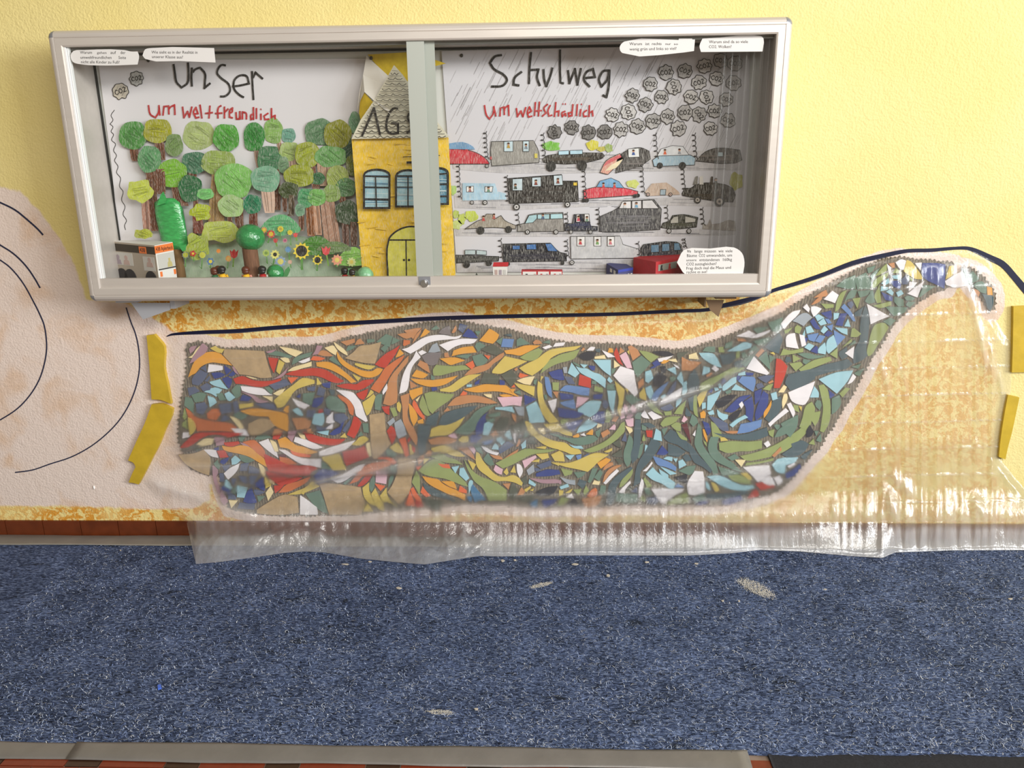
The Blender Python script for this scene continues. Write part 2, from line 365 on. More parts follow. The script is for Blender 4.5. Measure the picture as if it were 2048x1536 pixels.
# ================================================================== the mosaic
TILES = """
@350 640
C 21,60 28,56 33,48 40,41 37,48 31,55 27,61
P 24,68 27,62 32,54 43,38 47,40 52,45 49,52 43,57 37,61 30,67 23,70
Y 56,45 63,42 70,46 79,47 75,53 69,52 62,49
O 21,92 24,83 30,68 38,58 47,53 57,51 67,52 75,57 84,66 91,73 82,71 70,69 59,68 48,71 39,77 33,85 27,88
T 77,56 79,47 142,50 154,92 138,93 126,90 114,88 103,87 97,78 90,70
S 40,77 48,73 50,83 44,79
S 27,95 33,86 40,80 52,86 46,97 38,105 28,103
W 54,71 64,72 76,74 76,80 64,82 52,84
B 78,73 84,77 90,81 82,88 80,82
B 92,82 97,86 92,90 85,89
B 58,85 70,84 80,88 75,91 63,94
B 75,94 83,91 90,95 90,101 86,110 81,103
P 91,75 94,74 102,88 96,84
C 113,90 122,92 131,95 124,94
R 93,94 107,90 122,96 138,98 155,97 170,93 168,98 155,103 139,107 124,106 111,103 97,102
P 145,51 152,49 162,47 157,51 150,53
G 147,55 160,50 175,54 188,58 184,61 170,58 160,57
C 167,43 185,46 204,52 193,59 182,54
R 149,60 165,62 158,85 152,72
C 168,61 180,59 183,68 177,68
Y 166,64 175,69 167,87 162,82 164,73
P 180,76 177,85 171,91 162,94 153,96 160,93 168,88 175,82
C 180,82 188,76 205,71 218,67 218,74 205,77 192,81
R 176,87 190,81 205,79 222,77 240,80 252,87 262,94 270,98 262,101 250,99 235,92 220,89 205,90 190,89
F 180,92 197,92 186,102
S 150,104 176,95 185,103 160,112
G 143,108 150,107 156,114 154,119
W 105,106 128,108 142,111 148,116 155,120 135,120 118,117 107,113
Y 158,129 168,120 178,112 190,103 204,93 223,97 222,102 205,107 195,111 188,118 182,128 174,138 165,140
C 157,118 165,113 176,110 171,118 165,121
P 106,115 125,121 135,127 150,131 132,132 122,123
C 140,122 156,123 156,131 148,126
L 55,99 71,95 77,103 84,111 72,108 57,102
L 46,115 63,108 75,112 66,123 58,118
L 79,118 85,115 97,124 88,130 84,128
G 105,104 104,122 98,126 90,113 97,105
B 108,120 122,124 118,130 104,129
S 93,132 99,129 104,145 96,149
Y 103,135 125,133 125,138 104,142
S 128,134 150,133 158,134 164,144 145,141
O 105,145 125,141 145,143 165,146 180,150 182,160 181,178 160,168 150,154 130,153 116,150
O 173,145 178,138 182,137 182,149
G 66,118 74,117 82,128 72,129
S 70,135 90,133 91,147 75,150
S 40,107 50,101 57,106 56,112 45,114
W 188,126 198,130 216,136 208,142 196,137
L 188,143 196,140 204,148 205,153 195,150
S 47,98 54,90 56,93 52,99
G 94,150 104,147 118,152 110,158 98,156
G 26,120 40,116 50,119 45,130 32,132
S 33,134 46,132 52,140 45,152 35,148
L 52,122 62,126 66,133 56,140
B 194,123 200,118 200,125
@350 832
I 17,-12 24,-8 30,0 45,5 70,9 90,12 100,20 96,25 60,23 36,24 33,14 22,2
Y 21,2 28,5 34,16 32,24 25,31 23,20
W 13,26 22,26 24,33 12,36
R 8,51 14,44 22,37 32,28 60,26 95,26 110,27 90,33 68,29 52,31 40,37 30,45 20,50
C 35,45 48,36 63,36 58,46 45,47
P 63,33 79,34 78,46 66,48
C 88,0 98,3 107,13 110,20 104,20 98,12
W 90,19 105,20 113,22 118,32 100,28
T 118,12 135,4 155,6 162,14 150,22 125,30 117,25
I 108,42 125,39 133,45 143,58 143,67 132,60 120,49
R 78,43 100,41 103,45 90,49 80,47
P 104,43 113,44 121,51 112,49
O 75,48 90,50 105,47 120,50 132,60 142,68 150,80 155,86 145,81 132,73 120,66 105,61 90,58 78,54
W 134,42 148,37 158,50 165,67 152,58 140,48
C 152,39 160,43 165,57 160,57
O 164,38 175,34 184,40 192,47 205,50 217,55 228,58 216,61 205,60 190,57 180,52 168,50
P 182,24 195,23 187,42 180,33
C 196,27 207,31 208,37 203,36
W 192,34 205,37 218,42 232,49 236,51 224,53 212,50 200,45 190,41
R 157,32 172,26 165,38 156,37
W 166,54 175,55 188,62 205,68 234,68 234,83 220,80 203,77 190,70 178,62
F 184,55 195,58 205,60 218,63 216,66 200,65 188,61
M 166,62 175,62 178,66 168,65
R 142,61 150,65 165,71 180,77 195,80 225,81 228,85 215,90 195,93 170,90 150,88 145,75
I 167,65 180,68 195,77 180,77 168,72
R 150,97 180,96 204,99 195,104 175,110 165,110 158,103
R 145,89 165,92 180,94 150,95
I 165,123 178,110 195,105 205,101 218,96 212,105 195,115 182,121
R 158,112 175,110 168,118 160,124
W 46,54 57,54 65,55 69,67 57,64
R 67,56 78,55 85,66 72,67
B 62,52 69,50 69,55 64,54
G 62,76 67,71 72,82 70,85 65,81
P 60,80 65,83 68,92 65,100 72,120 70,125 63,108 60,92
P 74,118 78,125 84,138 79,144 73,135
B 73,71 86,66 84,72 78,78 72,75
S 84,60 90,59 91,64 87,65
L 90,69 95,64 105,71 98,77 91,78
G 102,62 110,63 128,71 115,75 106,71
W 78,92 87,84 103,76 100,86 92,96 85,102
S 75,80 88,78 86,83 80,89
S 105,77 118,74 115,88 104,88
S 118,80 135,86 135,92 118,91
C 133,76 139,80 144,88 144,98 138,90
T 5,62 30,60 46,54 55,67 54,95 35,88 15,75
S 71,92 77,92 79,105 72,105
L 81,102 87,108 92,117 80,112
B 76,112 90,118 88,122 75,117
S 91,100 98,102 94,112 92,107
S 102,96 114,97 117,108 108,105
S 119,96 133,95 125,110 121,107
B 128,108 142,97 143,120 135,116
Y 144,97 150,103 153,112 145,116
C 150,101 159,105 158,110 155,107
L 100,111 116,115 111,131 99,130
B 121,113 130,139 118,140 109,137 115,122
G 93,115 98,113 96,126 93,122
S 86,121 97,130 97,134 85,133
C 86,135 100,136 90,148
S 103,139 128,141 126,150 100,148
G 131,128 144,129 134,138
C 152,113 157,123 149,136 145,123
T 131,150 150,138 175,126 195,131 198,155 175,158 150,158 131,156
Y 180,126 195,120 207,115 220,105 231,113 222,117 200,125
W 200,128 227,146 228,158 200,158
@606 640
P 22,41 31,42 24,55 15,56 20,48
G -15,62 -3,56 15,51 11,58 -2,62 -10,68 -18,72
W -8,67 10,60 11,65 0,69
N 22,55 29,49 37,50 47,58 35,58
F 12,64 16,58 25,59 35,62 27,65
G 41,63 47,58 55,66 62,74 53,70
C 49,36 58,42 68,50 71,57 62,52 54,45
N 60,35 82,30 83,36 70,41
N 83,40 87,32 91,30 98,38
G 102,31 114,31 114,35 103,37
G 69,48 72,42 85,41 80,46 70,50
T 67,61 80,52 90,42 106,40 125,35 122,46 115,70 100,69 85,66
O 54,51 60,60 70,69 82,76 95,81 110,82 119,77 128,79 122,87 110,92 97,91 82,84 70,77 60,69 55,60
O 21,68 38,67 50,71 62,80 72,88 80,95 85,99 77,101 68,93 55,85 42,79 22,74
Y 83,69 100,72 116,74 108,79 95,77 83,72
G 124,46 133,38 136,45 131,52
R 115,71 125,60 135,52 145,47 155,40 148,55 140,66 132,77 123,75
G 141,39 144,28 155,33 145,38
I 160,40 161,32 171,33 171,38 162,42
N 151,23 162,21 174,22 173,28 165,30
N 175,38 180,25 190,14 186,24 180,32
O 187,28 195,14 203,19 195,25
W 158,47 168,44 180,36 192,29 205,25 225,24 242,27 254,24 250,29 235,31 215,33 200,37 188,45 172,54
O 148,60 154,47 161,54 155,58
I 108,110 115,100 123,90 130,78 140,70 155,60 163,56 158,65 145,80 137,93 130,105 122,117
N 169,57 167,68 160,77 152,88 150,100 151,120 150,132 140,137 128,134 133,115 138,95 145,84 152,76 160,66
W 181,50 188,60 178,70 172,82 170,95 168,108 165,114 154,118 156,105 160,88 167,73 175,62
Z 190,58 200,53 222,52 217,63 214,70 205,73 196,68
N 183,72 187,65 199,70 203,85 193,79
O 174,90 181,80 190,83 200,88 193,93 182,92
O 172,94 185,95 200,96 210,96 225,94 248,89 238,97 225,104 205,107 190,104 180,100
N 171,98 183,106 172,110
O 170,113 191,107 191,118 183,122 175,128 171,120
C 180,128 188,121 183,131
N 156,122 170,117 169,135 167,153 171,165 178,175 183,186 182,201 174,190 166,176 160,162 159,140
Y 150,133 153,131 157,137 155,148 151,144
F 177,128 182,135 186,143 193,155 195,160 188,155 180,145 175,135
O 169,134 176,140 182,150 183,160 177,170 172,158
V 186,137 191,120 196,130 203,153 197,153 190,145
V 194,118 205,115 225,118 242,119 235,128 225,135 215,142 207,150 202,145 197,130
R 53,105 70,102 85,103 95,97 112,95 113,98 105,105 90,112 75,111 60,108
R 85,118 104,110 102,120 97,128 90,125
Y 95,132 105,125 112,119 116,123 112,135 106,150 102,153 98,143
Y 100,126 105,118 108,112 113,116 108,121
W 53,112 65,113 80,117 88,126 94,136 98,148 103,162 100,163 92,158 85,153 82,140 75,129 65,121
I 55,120 62,122 73,128 81,140 80,153 75,150 70,135 58,125
G 116,123 120,119 127,119 124,145 115,143
R 126,139 138,138 138,152 131,148
V 139,141 147,140 151,153 145,155
T 106,152 130,148 131,165 133,180 141,198 125,215 116,222 112,220 109,200 107,170
Y 22,93 29,103 22,104
Y -2,93 18,97 18,102 2,106
B 30,102 44,99 43,109 34,107
S 6,108 20,106 18,114 8,113
S 22,120 25,107 36,112 33,122
G 0,118 19,116 14,137 0,130
B 18,126 33,123 31,132 22,140 15,138
G 36,127 42,121 55,124 65,134 68,148 52,146 40,140
S 34,140 45,143 42,152 34,150
L 18,150 33,148 34,163 30,169 15,165
R 25,144 31,142 32,147 26,149
Y 79,87 92,93 88,98
W 127,115 134,102 135,110 128,120
S 50,150 64,150 72,158 60,166 50,160
@606 832
R 1,24 10,28 25,33 45,37 68,37 60,44 50,47 35,46 20,43 8,38
N 5,22 12,19 16,28 10,27
S 20,15 35,18 45,12 34,22 25,24
L 20,25 41,23 40,31 28,28
B 42,29 50,22 60,15 62,3 67,5 60,27 48,31
W 36,20 48,11 46,21
S 66,18 76,5 75,15 68,26 63,24
R 70,30 77,15 81,1 87,3 93,12 88,25 82,36
G 95,12 104,12 105,27 97,26
G 87,33 92,25 96,31
Y 59,34 66,28 70,35
Y 76,46 85,40 90,34 98,33 105,38 93,47
C 101,44 107,42 110,64 106,62
W 27,63 26,57 45,50 65,44 84,39 78,46 70,53 55,58 40,62
Y 30,65 57,60 62,65 65,76 70,86 48,87 42,77 33,70
R 64,57 85,53 98,48 103,56 106,65 92,70 70,80 66,70
B 18,95 28,86 45,87 60,92 45,98 30,103 22,104
G 30,72 40,79 46,86 30,84
R -5,80 15,80 20,85 10,92 -5,91
W 73,89 90,79 100,77 93,87 80,94 70,102 56,107 45,102 60,96
I 74,109 85,95 95,83 110,76 130,73 140,71 144,75 135,81 115,88 103,92 95,97 88,104
F 120,66 135,65 145,70 150,75 145,76 135,70 120,68
G 64,108 70,103 78,99 72,106 68,110
R 87,112 95,102 103,94 112,93 107,101 98,110 90,113
G 106,109 113,94 115,105 112,118 109,122 106,115
X 117,88 135,90 133,109 116,106
G 136,115 138,100 144,90 145,98 140,110
T 152,68 181,68 178,82 174,100 172,118 165,130 158,140 153,142 135,122 142,112 149,95 152,80
F 115,109 131,113 124,120
Y 95,115 106,106 106,120 112,135 116,145 105,139 98,130
Y 109,125 115,116 122,130 128,140 130,153 120,148
Y 123,128 133,115 135,128 142,140 150,146 138,139 128,138
Y 96,153 103,141 112,153
T 25,107 50,109 75,112 92,115 95,128 99,138 97,148 92,158 42,158 38,145 32,125
G 4,125 26,119 33,135 40,156 30,153 18,143
Y 0,118 3,118 3,122 1,126 -3,124
D 184,15 205,15 203,25 198,40 195,55 188,63 184,50
J 146,11 156,5 162,15 166,30 153,36 149,28
R 134,24 140,16 146,20 149,32 143,45 138,33
F 154,37 164,34 168,50 170,63 165,66 160,52
R 167,38 171,33 172,38 169,42
Y 139,50 150,42 157,50 162,60 148,57
G 132,54 140,52 150,61 147,65 135,63
G 139,83 148,78 149,88 140,86
R 174,47 180,52 179,58 175,55
Y 170,45 174,48 178,60 172,62
N 183,68 193,62 193,70 185,78
Y 193,68 202,69 193,77
F 180,81 190,80 184,86
V 184,87 192,80 203,72 210,69 228,78 242,90 255,101 264,113 255,111 240,105 225,100 205,97 193,93
V 174,106 181,87 186,98 187,115 187,128 180,115
D 192,108 205,115 220,122 240,134 245,138 225,132 205,126 196,118
F 188,122 191,113 197,120 204,128 197,130
F 172,117 176,114 181,123 188,134 190,139 182,135 176,128
F 165,144 171,119 176,133 180,145
R 180,136 186,138 193,146 182,147
E 192,133 210,135 222,137 222,152 213,155 203,148
O 191,97 205,100 215,102 225,110 240,117 255,124 260,127 259,136 248,130 235,126 220,119 208,113 198,106
O 183,8 192,4 193,12 184,12
F 187,0 194,-1 194,4 190,3
@862 640
G 0,15 8,9 13,14 5,16
Z 12,21 17,15 29,9 32,24 20,23
N 33,20 39,9 41,14 38,20 35,21
W 13,40 30,34 50,30 74,31 68,37 50,39 38,43 27,50
B 50,26 59,14 66,18 75,29 60,28
G 70,18 80,18 75,25
O 77,33 85,24 93,14 101,18 109,24 106,31 99,38 88,36
G 104,34 115,27 112,40
A 115,30 133,31 130,44 112,43
D 117,24 128,22 130,27
G 137,32 143,28 158,38 137,42
N 163,36 167,32 173,33 178,38 165,39
G 178,36 190,32 191,38
W 178,44 189,40 194,43 183,47
W 195,43 199,37 215,36 212,41
O 33,58 36,49 50,44 67,42 73,52 60,53 45,55
E 78,46 100,39 115,50 105,57 90,52
O 117,49 135,46 150,41 175,41 162,48 150,54 143,57 130,55 120,54
V 142,60 155,52 172,45 179,50 172,60 163,65 150,64
Y 141,77 155,69 170,62 180,54 190,48 205,45 225,43 241,41 230,48 215,51 205,54 192,61 185,70 175,80 162,89 150,84
V 175,86 180,75 188,65 198,60 205,56 220,52 238,47 230,61 218,66 205,69 190,76
G 39,58 50,56 65,55 58,62 48,60
G 66,58 80,54 91,64 85,71 73,74 68,65
F 85,56 95,58 92,63
O 14,62 38,60 54,65 42,69 31,72 22,67
F 55,71 67,65 70,74 65,79
N 53,89 62,80 75,74 90,70 100,62 110,55 117,52 116,58 108,65 100,70 93,78 82,83 70,86
Y 98,82 105,73 118,58 135,62 154,66 140,73 125,80 112,86 98,85
V 3,80 8,72 18,73 35,74 54,73 63,79 45,81 30,85 14,89 4,89
Y 14,111 30,106 45,95 60,88 80,87 72,92 60,100 48,108 36,115 15,114
E 79,101 85,84 100,88 110,90 107,102
E 112,88 128,80 138,90 135,98 128,107
F 140,90 142,85 156,89 143,93
N 133,79 137,76 139,79 136,82
C 137,97 147,93 166,90 159,104 148,102
Y 133,101 150,104 166,107 165,122 150,114 140,108
F 128,108 133,103 135,108
O 52,111 70,107 85,103 105,104 120,105 130,114 140,123 118,116 100,114 75,116 60,114
O 126,111 135,110 131,117
G 133,116 142,112 144,120
C 84,119 97,119 97,125 90,123
O 109,120 120,119 132,122 115,123
F 46,121 51,114 58,117 56,120
N 26,138 38,125 50,121 70,121 85,124 100,130 106,133 92,134 75,132 60,133 45,136
X 106,124 125,123 146,123 144,138 130,136 115,139
B 149,120 169,127 150,137
L 152,139 168,130 178,150 182,163 158,165 155,150
Y 171,98 178,103 179,118 182,132 190,145 198,155 205,163 190,165 178,150 173,135 170,115
A 182,91 188,92 192,105 194,125 188,120 183,105
Y 176,90 180,91 175,98
B 188,84 205,79 212,88 205,96 195,93
V 194,100 205,100 204,113 195,112
N 195,115 204,115 202,126
W 187,130 201,126 200,137 195,148
G 181,120 185,120 186,128 182,126
D 18,153 40,143 75,137 60,150 45,160 25,168 12,168
N 20,147 26,140 30,145
G 105,135 95,142 85,150 78,158 75,170 65,180 60,183 48,182 38,179 50,168 60,160 70,148 82,140
L 103,140 130,139 134,148 120,145 103,143
J 133,139 149,139 149,153 140,152
B 83,153 93,147 88,152 88,165 82,182 72,185 72,170
G 91,152 111,147 111,153 95,155
N 129,150 136,152 136,163 133,160
B 70,100 78,95 77,102 70,104
B 110,96 118,98 118,104 110,104
L 57,104 65,103 65,107 57,107
B 0,108 8,107 10,112 2,114
G 0,88 6,92 5,96 0,95
G 165,96 170,94 168,104 164,102
@862 832
Y -2,33 1,20 15,15 35,8 48,-2 56,-3 48,12 38,22 30,29 12,31
N 65,25 70,15 68,25
G 88,5 103,3 100,10 90,8
L 85,12 92,8 100,13 96,22 92,31 83,30
N 95,30 103,23 108,30 100,33
E 104,12 115,1 126,3 122,15 112,25 103,20
Y 150,8 158,10 165,20 175,30 190,38 205,42 205,54 190,50 178,44 165,33 155,22
Y 180,13 205,12 205,26 190,22
C 170,20 180,19 184,28 180,30
G 189,28 205,30 205,34 195,31
W 132,28 136,27 135,44 132,36
J 140,33 143,28 146,31
G 147,36 150,24 158,28 153,33
L 120,27 126,22 130,38 118,31
L 104,36 112,33 119,41 113,47
A 81,41 100,37 95,43 88,46
L 97,53 102,43 108,50 108,54
S 108,53 122,40 133,47 120,55 110,61
N 136,49 141,36 143,42 139,49
L 144,46 152,38 152,50 146,53
E 153,44 159,31 170,45
X 27,31 35,28 40,30 42,36 32,34
N -5,38 15,33 28,34 42,38 38,42 20,45 0,45
Y 44,39 50,32 60,33 60,41 50,42
Y 0,51 20,47 35,52 45,58 54,65 42,65 30,62 20,57 5,58
N 42,50 57,48 65,58 71,71 62,65 52,58
X 59,49 68,48 71,56 69,61
G 68,46 77,42 80,52 83,61 75,57
W 80,48 90,52 98,57 109,59 106,63 95,60 87,56
G 84,68 91,59 96,67 101,78 95,80 86,73
N 94,62 112,66 115,70 102,68
N 116,69 128,60 140,53 138,58 128,65 120,68
V 103,76 118,68 135,60 150,53 168,54 200,54 188,58 170,60 158,63 145,70 130,78 115,84
Y 168,51 178,49 185,49 183,53
V -2,64 18,61 25,66 38,70 50,78 38,76 20,74 8,69
F 11,76 28,78 31,84 18,82
L 33,82 45,80 39,92
L 46,84 52,83 61,100 56,104 45,94
V 53,70 60,80 68,90 80,98 95,103 108,110 121,119 121,136 92,136 88,125 82,115 70,105 62,92 57,82
Y 59,71 72,78 67,87
Y 72,58 76,59 80,67 88,78 98,90 108,97 118,98 130,95 140,99 147,107 145,112 132,106 118,104 102,104 90,96 77,86 72,76
X 103,79 115,86 113,94 105,91 100,86
Y 116,90 121,83 124,91 121,95
Y 127,90 133,79 136,91
W 137,77 143,79 147,89 142,99 138,90
X 146,72 167,63 169,66 155,79 150,84
Y 168,61 187,60 189,67 178,70
Y 160,73 174,69 173,74
Y 192,62 205,56 211,60 214,73 198,72
S 169,79 191,71 193,79 176,85
J 153,87 164,77 166,89 156,95
B 168,92 185,86 205,87 207,93 190,96 168,97
Y 193,75 205,75 205,80
S 165,84 172,84 176,88 168,89
E 143,102 153,95 154,108 150,111
P 158,100 180,102 205,103 209,107 190,108 175,107
L 157,102 168,110 166,113 156,108
Y 149,118 158,113 160,115 152,122
Y 158,119 165,116 163,120
N 115,109 127,108 124,118
E 130,107 139,118 135,132 131,136 125,127 127,115
N 138,127 144,115 151,120 148,126
E 140,131 165,127 160,138 145,138
H 158,141 171,134 170,147 162,147
B 177,136 202,134 195,142 180,148
K 168,122 185,115 203,113 195,125 180,128 170,128
O 17,105 36,104 41,117 30,113
F 44,121 46,112 57,120 57,124
H 65,112 67,110 77,122 88,135 78,136 70,140 67,130 64,122
@1118 660
Y 0,29 20,27 36,25 25,32 10,35 0,38
N 35,33 39,28 42,31 38,34
W 44,33 51,27 58,28 55,33
D 58,31 66,30 66,36 60,35
K 31,42 40,36 60,35 55,45 47,49 38,47
C 57,43 73,40 75,46 57,46
W 69,33 78,36 90,43 78,44
O 78,36 80,29 86,30 87,36
R 88,38 92,28 96,38 99,50 103,57 95,52
N 96,39 98,28 105,34
X 97,41 107,35 112,45 117,61 109,61 103,52
Y 109,35 112,32 113,40
N 110,27 115,25 126,32 130,40 118,49 114,38
V 128,33 142,35 160,43 147,52 138,44
G 117,52 132,41 147,53 138,63 126,76 121,68
K 150,35 162,34 175,35 185,40 170,42 158,39
W 158,46 183,41 168,50 160,51
B 149,53 157,48 163,55 154,59
B 146,61 152,57 155,60 147,62
O 163,53 168,48 177,49 168,54
C 174,48 187,46 190,52 180,50
L 55,48 83,48 83,74 72,66 62,56
C 88,48 98,57 88,61
W 87,73 98,58 120,65 122,80 126,100 121,106 110,95 98,85
G 84,62 91,62 88,68 84,71
G 22,51 33,56 33,60 24,54
L 14,69 20,52 26,60 33,69 26,76
L 27,58 35,61 45,62 55,68 65,71 75,79 74,93 65,86 55,79 42,73 33,67
L 34,55 46,56 40,61
B 47,57 58,58 57,65 52,64
J 6,60 13,59 13,69 8,69
B 0,64 5,63 9,80 0,80 -6,76
S 8,74 20,76 26,87 15,86
R 33,71 51,77 51,93 31,88
G 53,81 60,82 60,87 52,86
A 1,97 10,89 25,90 49,93 48,105 35,104 20,100
V 57,90 70,93 70,100 56,98
L 77,80 80,75 86,82 82,85
G 77,88 87,86 90,96 76,95
L 77,97 91,97 89,115 87,134 82,125
Y 89,82 100,91 105,95 103,110 98,137 94,130 96,112 93,98
Y 106,93 111,95 109,100
B 1,101 23,104 23,110 3,112
A 1,116 24,111 27,126 10,122
X 29,107 48,109 35,120 27,124
B 55,104 70,102 68,110 55,110
L 30,126 50,113 68,114 62,130 50,140 30,130
B -2,124 25,129 40,133 30,140 10,140 0,138
B 10,151 30,145 40,143 30,153 24,161 15,158
B 52,141 62,131 73,130 72,150 60,147
L 33,155 47,143 62,150 52,158 28,165
V 74,148 75,128 80,130 84,140 80,148
N 84,146 89,136 96,139 91,147
X 103,126 105,118 111,126 108,134
X 114,127 118,120 124,128 118,132
X 98,137 102,129 106,140 99,143
P 107,141 112,132 119,136 113,143
W 126,119 140,115 132,122 127,123
V 140,118 146,116 155,122 161,130 167,136 155,132 147,126
W 131,136 137,128 145,142 135,140
W 142,133 148,130 165,140 151,144
V 168,131 180,130 180,136 170,137
V 184,134 190,125 204,112 200,125 197,135
V 163,149 170,141 180,139 195,139 183,147 170,153
X 196,146 200,137 206,143 200,148
L 138,67 147,64 151,77 143,85 138,82
N 126,84 135,77 136,87 127,94
L 138,92 147,88 151,102 146,112 140,102
K 150,77 160,67 173,75 163,90 152,90
A 150,103 163,90 176,82 165,98 155,115 148,112
S 172,103 182,86 188,80 185,95 176,105
L 163,106 170,102 171,107 164,110
W 159,118 175,106 190,95 198,91 194,103 185,111 175,115 160,121
L 188,77 195,66 199,80 198,89
L 173,63 186,59 188,72
W 183,55 190,58 193,62 188,60
L 199,85 204,81 205,100 197,105
L 187,124 188,113 197,107 195,116
S 162,125 178,118 184,125 176,129 166,128
@1118 840
Y -3,12 0,9 10,16 21,21 21,26 10,24 0,19
O 22,26 30,22 33,25 31,28 23,28
W 34,24 40,21 43,26
O 43,23 52,15 55,17 54,24
N 67,21 78,15 82,21 70,29
C 60,13 62,6 68,8 69,10
X 80,15 88,7 91,10 90,16
V 39,49 55,43 72,35 85,25 95,13 100,5 105,3 105,18 98,26 88,35 75,43 60,50 48,52
G 0,25 15,29 35,28 55,25 63,30 55,36 40,40 25,39 12,33 0,30
Y 0,35 10,37 20,44 33,48 36,54 20,55 10,51 0,48
Y -10,60 0,50 6,54 9,66 0,66
L 10,57 25,56 18,64
A 27,57 36,55 35,63 30,64
Y -8,69 15,69 35,62 48,56 60,53 79,56 70,62 62,68 55,75 46,83 30,79 10,75
L 17,40 25,42 35,42 39,46 25,45
S 39,58 45,54 50,56 42,60
V 3,78 22,82 20,87 9,90
G 24,84 43,83 38,90 30,93
Y 72,51 85,45 85,49 78,52
E 84,57 100,47 102,60 90,59
E 86,37 97,31 100,45 92,42
S 100,33 106,20 108,28 108,35
C 106,10 117,14 118,18 113,22
G 104,50 108,38 112,24 118,30 117,48 114,70 109,75 104,65
D 120,20 122,0 131,0 131,15 131,30 128,50 125,62 117,70 115,55 119,40
G 132,7 140,11 139,17 133,16
R 139,17 150,17 149,28 141,27
V 133,32 136,22 139,33 134,34
L 151,31 155,14 163,19 165,34
D 132,6 145,5 155,11 145,13 138,9
L 137,51 138,40 142,41 139,49
G 123,57 130,40 135,37 133,52 128,62
D 163,38 155,32 148,30 142,42 135,55 128,66 123,80 121,95 119,107 130,100 131,82 140,72 150,60 158,48
O 61,69 75,61 83,64 77,70 67,78
N 71,78 78,70 86,68 87,72 78,77 71,81
N 70,100 73,88 80,79 92,73 100,73 90,79 80,88 73,98
W 71,101 80,90 92,79 96,82 85,93 75,103
D 75,135 78,120 80,105 90,92 103,82 115,75 118,78 108,88 98,98 92,108 90,122 84,138 70,137
G 46,99 53,78 62,77 56,92 50,101
G 56,92 66,79 70,85 64,98
C 53,103 56,97 66,99 64,104
G 64,118 67,105 75,106 74,115 68,120
J 2,92 15,96 26,97 26,104 12,101
P 0,97 3,96 4,103 0,102
L 1,107 14,102 16,107 3,111
Y 10,117 16,113 22,110 18,116
Y 0,113 7,114 6,120 0,122
W 11,124 20,118 24,126
V 23,112 36,111 31,121
V 39,117 43,105 48,113 41,121
I 45,122 52,112 58,109 61,112 61,120 50,124
N 36,128 47,125 68,122 64,134 55,140 41,140
K 13,137 25,126 33,137
V 96,108 100,97 108,88 118,78 118,85 110,97 100,107
W 95,116 105,105 114,97 115,101 107,110 104,117
E 108,110 115,105 117,110 112,115
S 115,115 125,107 125,117
W 127,125 128,108 132,94 135,97 134,112 130,124
G 90,130 92,118 125,119 125,132 110,135
V 129,127 132,121 138,126 137,132
W 134,82 142,75 148,67 150,69 145,76 140,82
V 135,95 137,92 145,101 149,106 141,109
G 136,110 144,109 149,119 140,120
L 139,87 150,76 160,86 175,93 186,101 184,109 178,110 165,102 150,96
B 156,55 165,41 175,52 170,56
A 150,58 165,63 180,70 188,76 187,82 170,75 158,72
L 160,79 175,88 175,93 163,87
L 162,75 175,80 188,86 178,88
L 167,62 173,59 182,60 181,66
L 183,62 190,62 187,68
L 191,66 198,63 204,72 192,78
W 148,111 165,110 200,111 185,120 165,136 155,122
A 185,108 190,102 200,108
K 185,92 205,87 205,102 195,98
V 170,137 185,124 205,115 207,133
S 140,125 154,122 160,130 155,135 140,134
V 162,7 168,0 180,-2 190,0 180,7 166,11
V 179,9 187,4 195,6 195,18 188,17
M 196,8 205,5 208,18 212,38 202,20
D 167,28 178,15 192,22 205,35 215,53 205,50 190,40 175,35
V 187,17 205,30 205,33 195,30
G 164,15 174,12 168,25
@1374 660
C 3,40 15,36 19,47 3,46
L 19,37 42,38 48,45 55,60 45,57 35,52 25,45
G 30,28 45,27 45,36 25,34
V 50,28 58,27 60,36 51,36
G 62,22 73,18 72,28 60,30
L 64,34 80,25 92,19 103,22 102,28 85,33
N 80,14 92,15 95,18 82,18
W 98,12 110,7 125,2 134,0 128,5 112,12
G 105,18 120,14 135,12 125,22 115,25
D 52,40 75,36 77,45 70,53 57,55
V 78,35 84,33 84,43 78,46
G 86,53 97,43 112,35 105,45 96,57 93,59
N 109,40 119,29 124,33 114,44
W 95,62 107,42 120,56 132,69 128,72 110,67
G 114,45 127,34 132,50 133,64 125,56
Y 133,37 138,35 141,38 140,40
G 131,40 141,44 133,53
D 125,28 138,12 148,5 153,15 150,25 147,38 135,34
V 149,41 154,30 165,33 186,29 186,35 165,39
R 143,46 150,47 161,58 156,75 148,93 139,93 141,70
V 20,97 22,85 35,78 50,72 70,62 80,60 93,61 82,67 65,72 52,80 40,88 30,95
L 82,70 93,66 94,72 82,73
B 94,68 107,69 105,73 95,73
L 57,90 65,83 72,77 79,75 79,84 70,90 60,97 57,97
B 80,73 86,74 82,81 79,79
A 82,82 88,74 107,75 110,80 106,99 95,92
B 54,85 59,77 63,82 56,87
L 50,87 54,85 56,93 51,93
L 43,92 49,92 51,96 45,98
B 35,100 38,93 42,93 40,100
L 71,96 78,87 95,97 85,97
G 61,99 70,95 71,100 64,103
Y 16,108 22,100 33,96 29,107 20,124
L 32,128 33,106 43,102 55,96 50,107 38,128
V 11,105 16,103 16,125 18,140 12,135 10,118
L 24,117 30,116 30,125 24,127
O 21,133 27,129 30,133 29,141 22,141
L 33,132 42,128 44,135 36,136
L 48,127 55,133 66,136 65,142 58,145 50,138
W 83,119 88,114 91,120 87,126
B 60,130 75,115 85,107 103,104 92,112 85,122 72,132
B 90,116 104,106 107,125 104,148 95,140 94,125
B 108,99 115,96 120,94 116,112 109,120
B 118,107 122,97 130,103 130,115 122,135 110,145 109,135 114,118
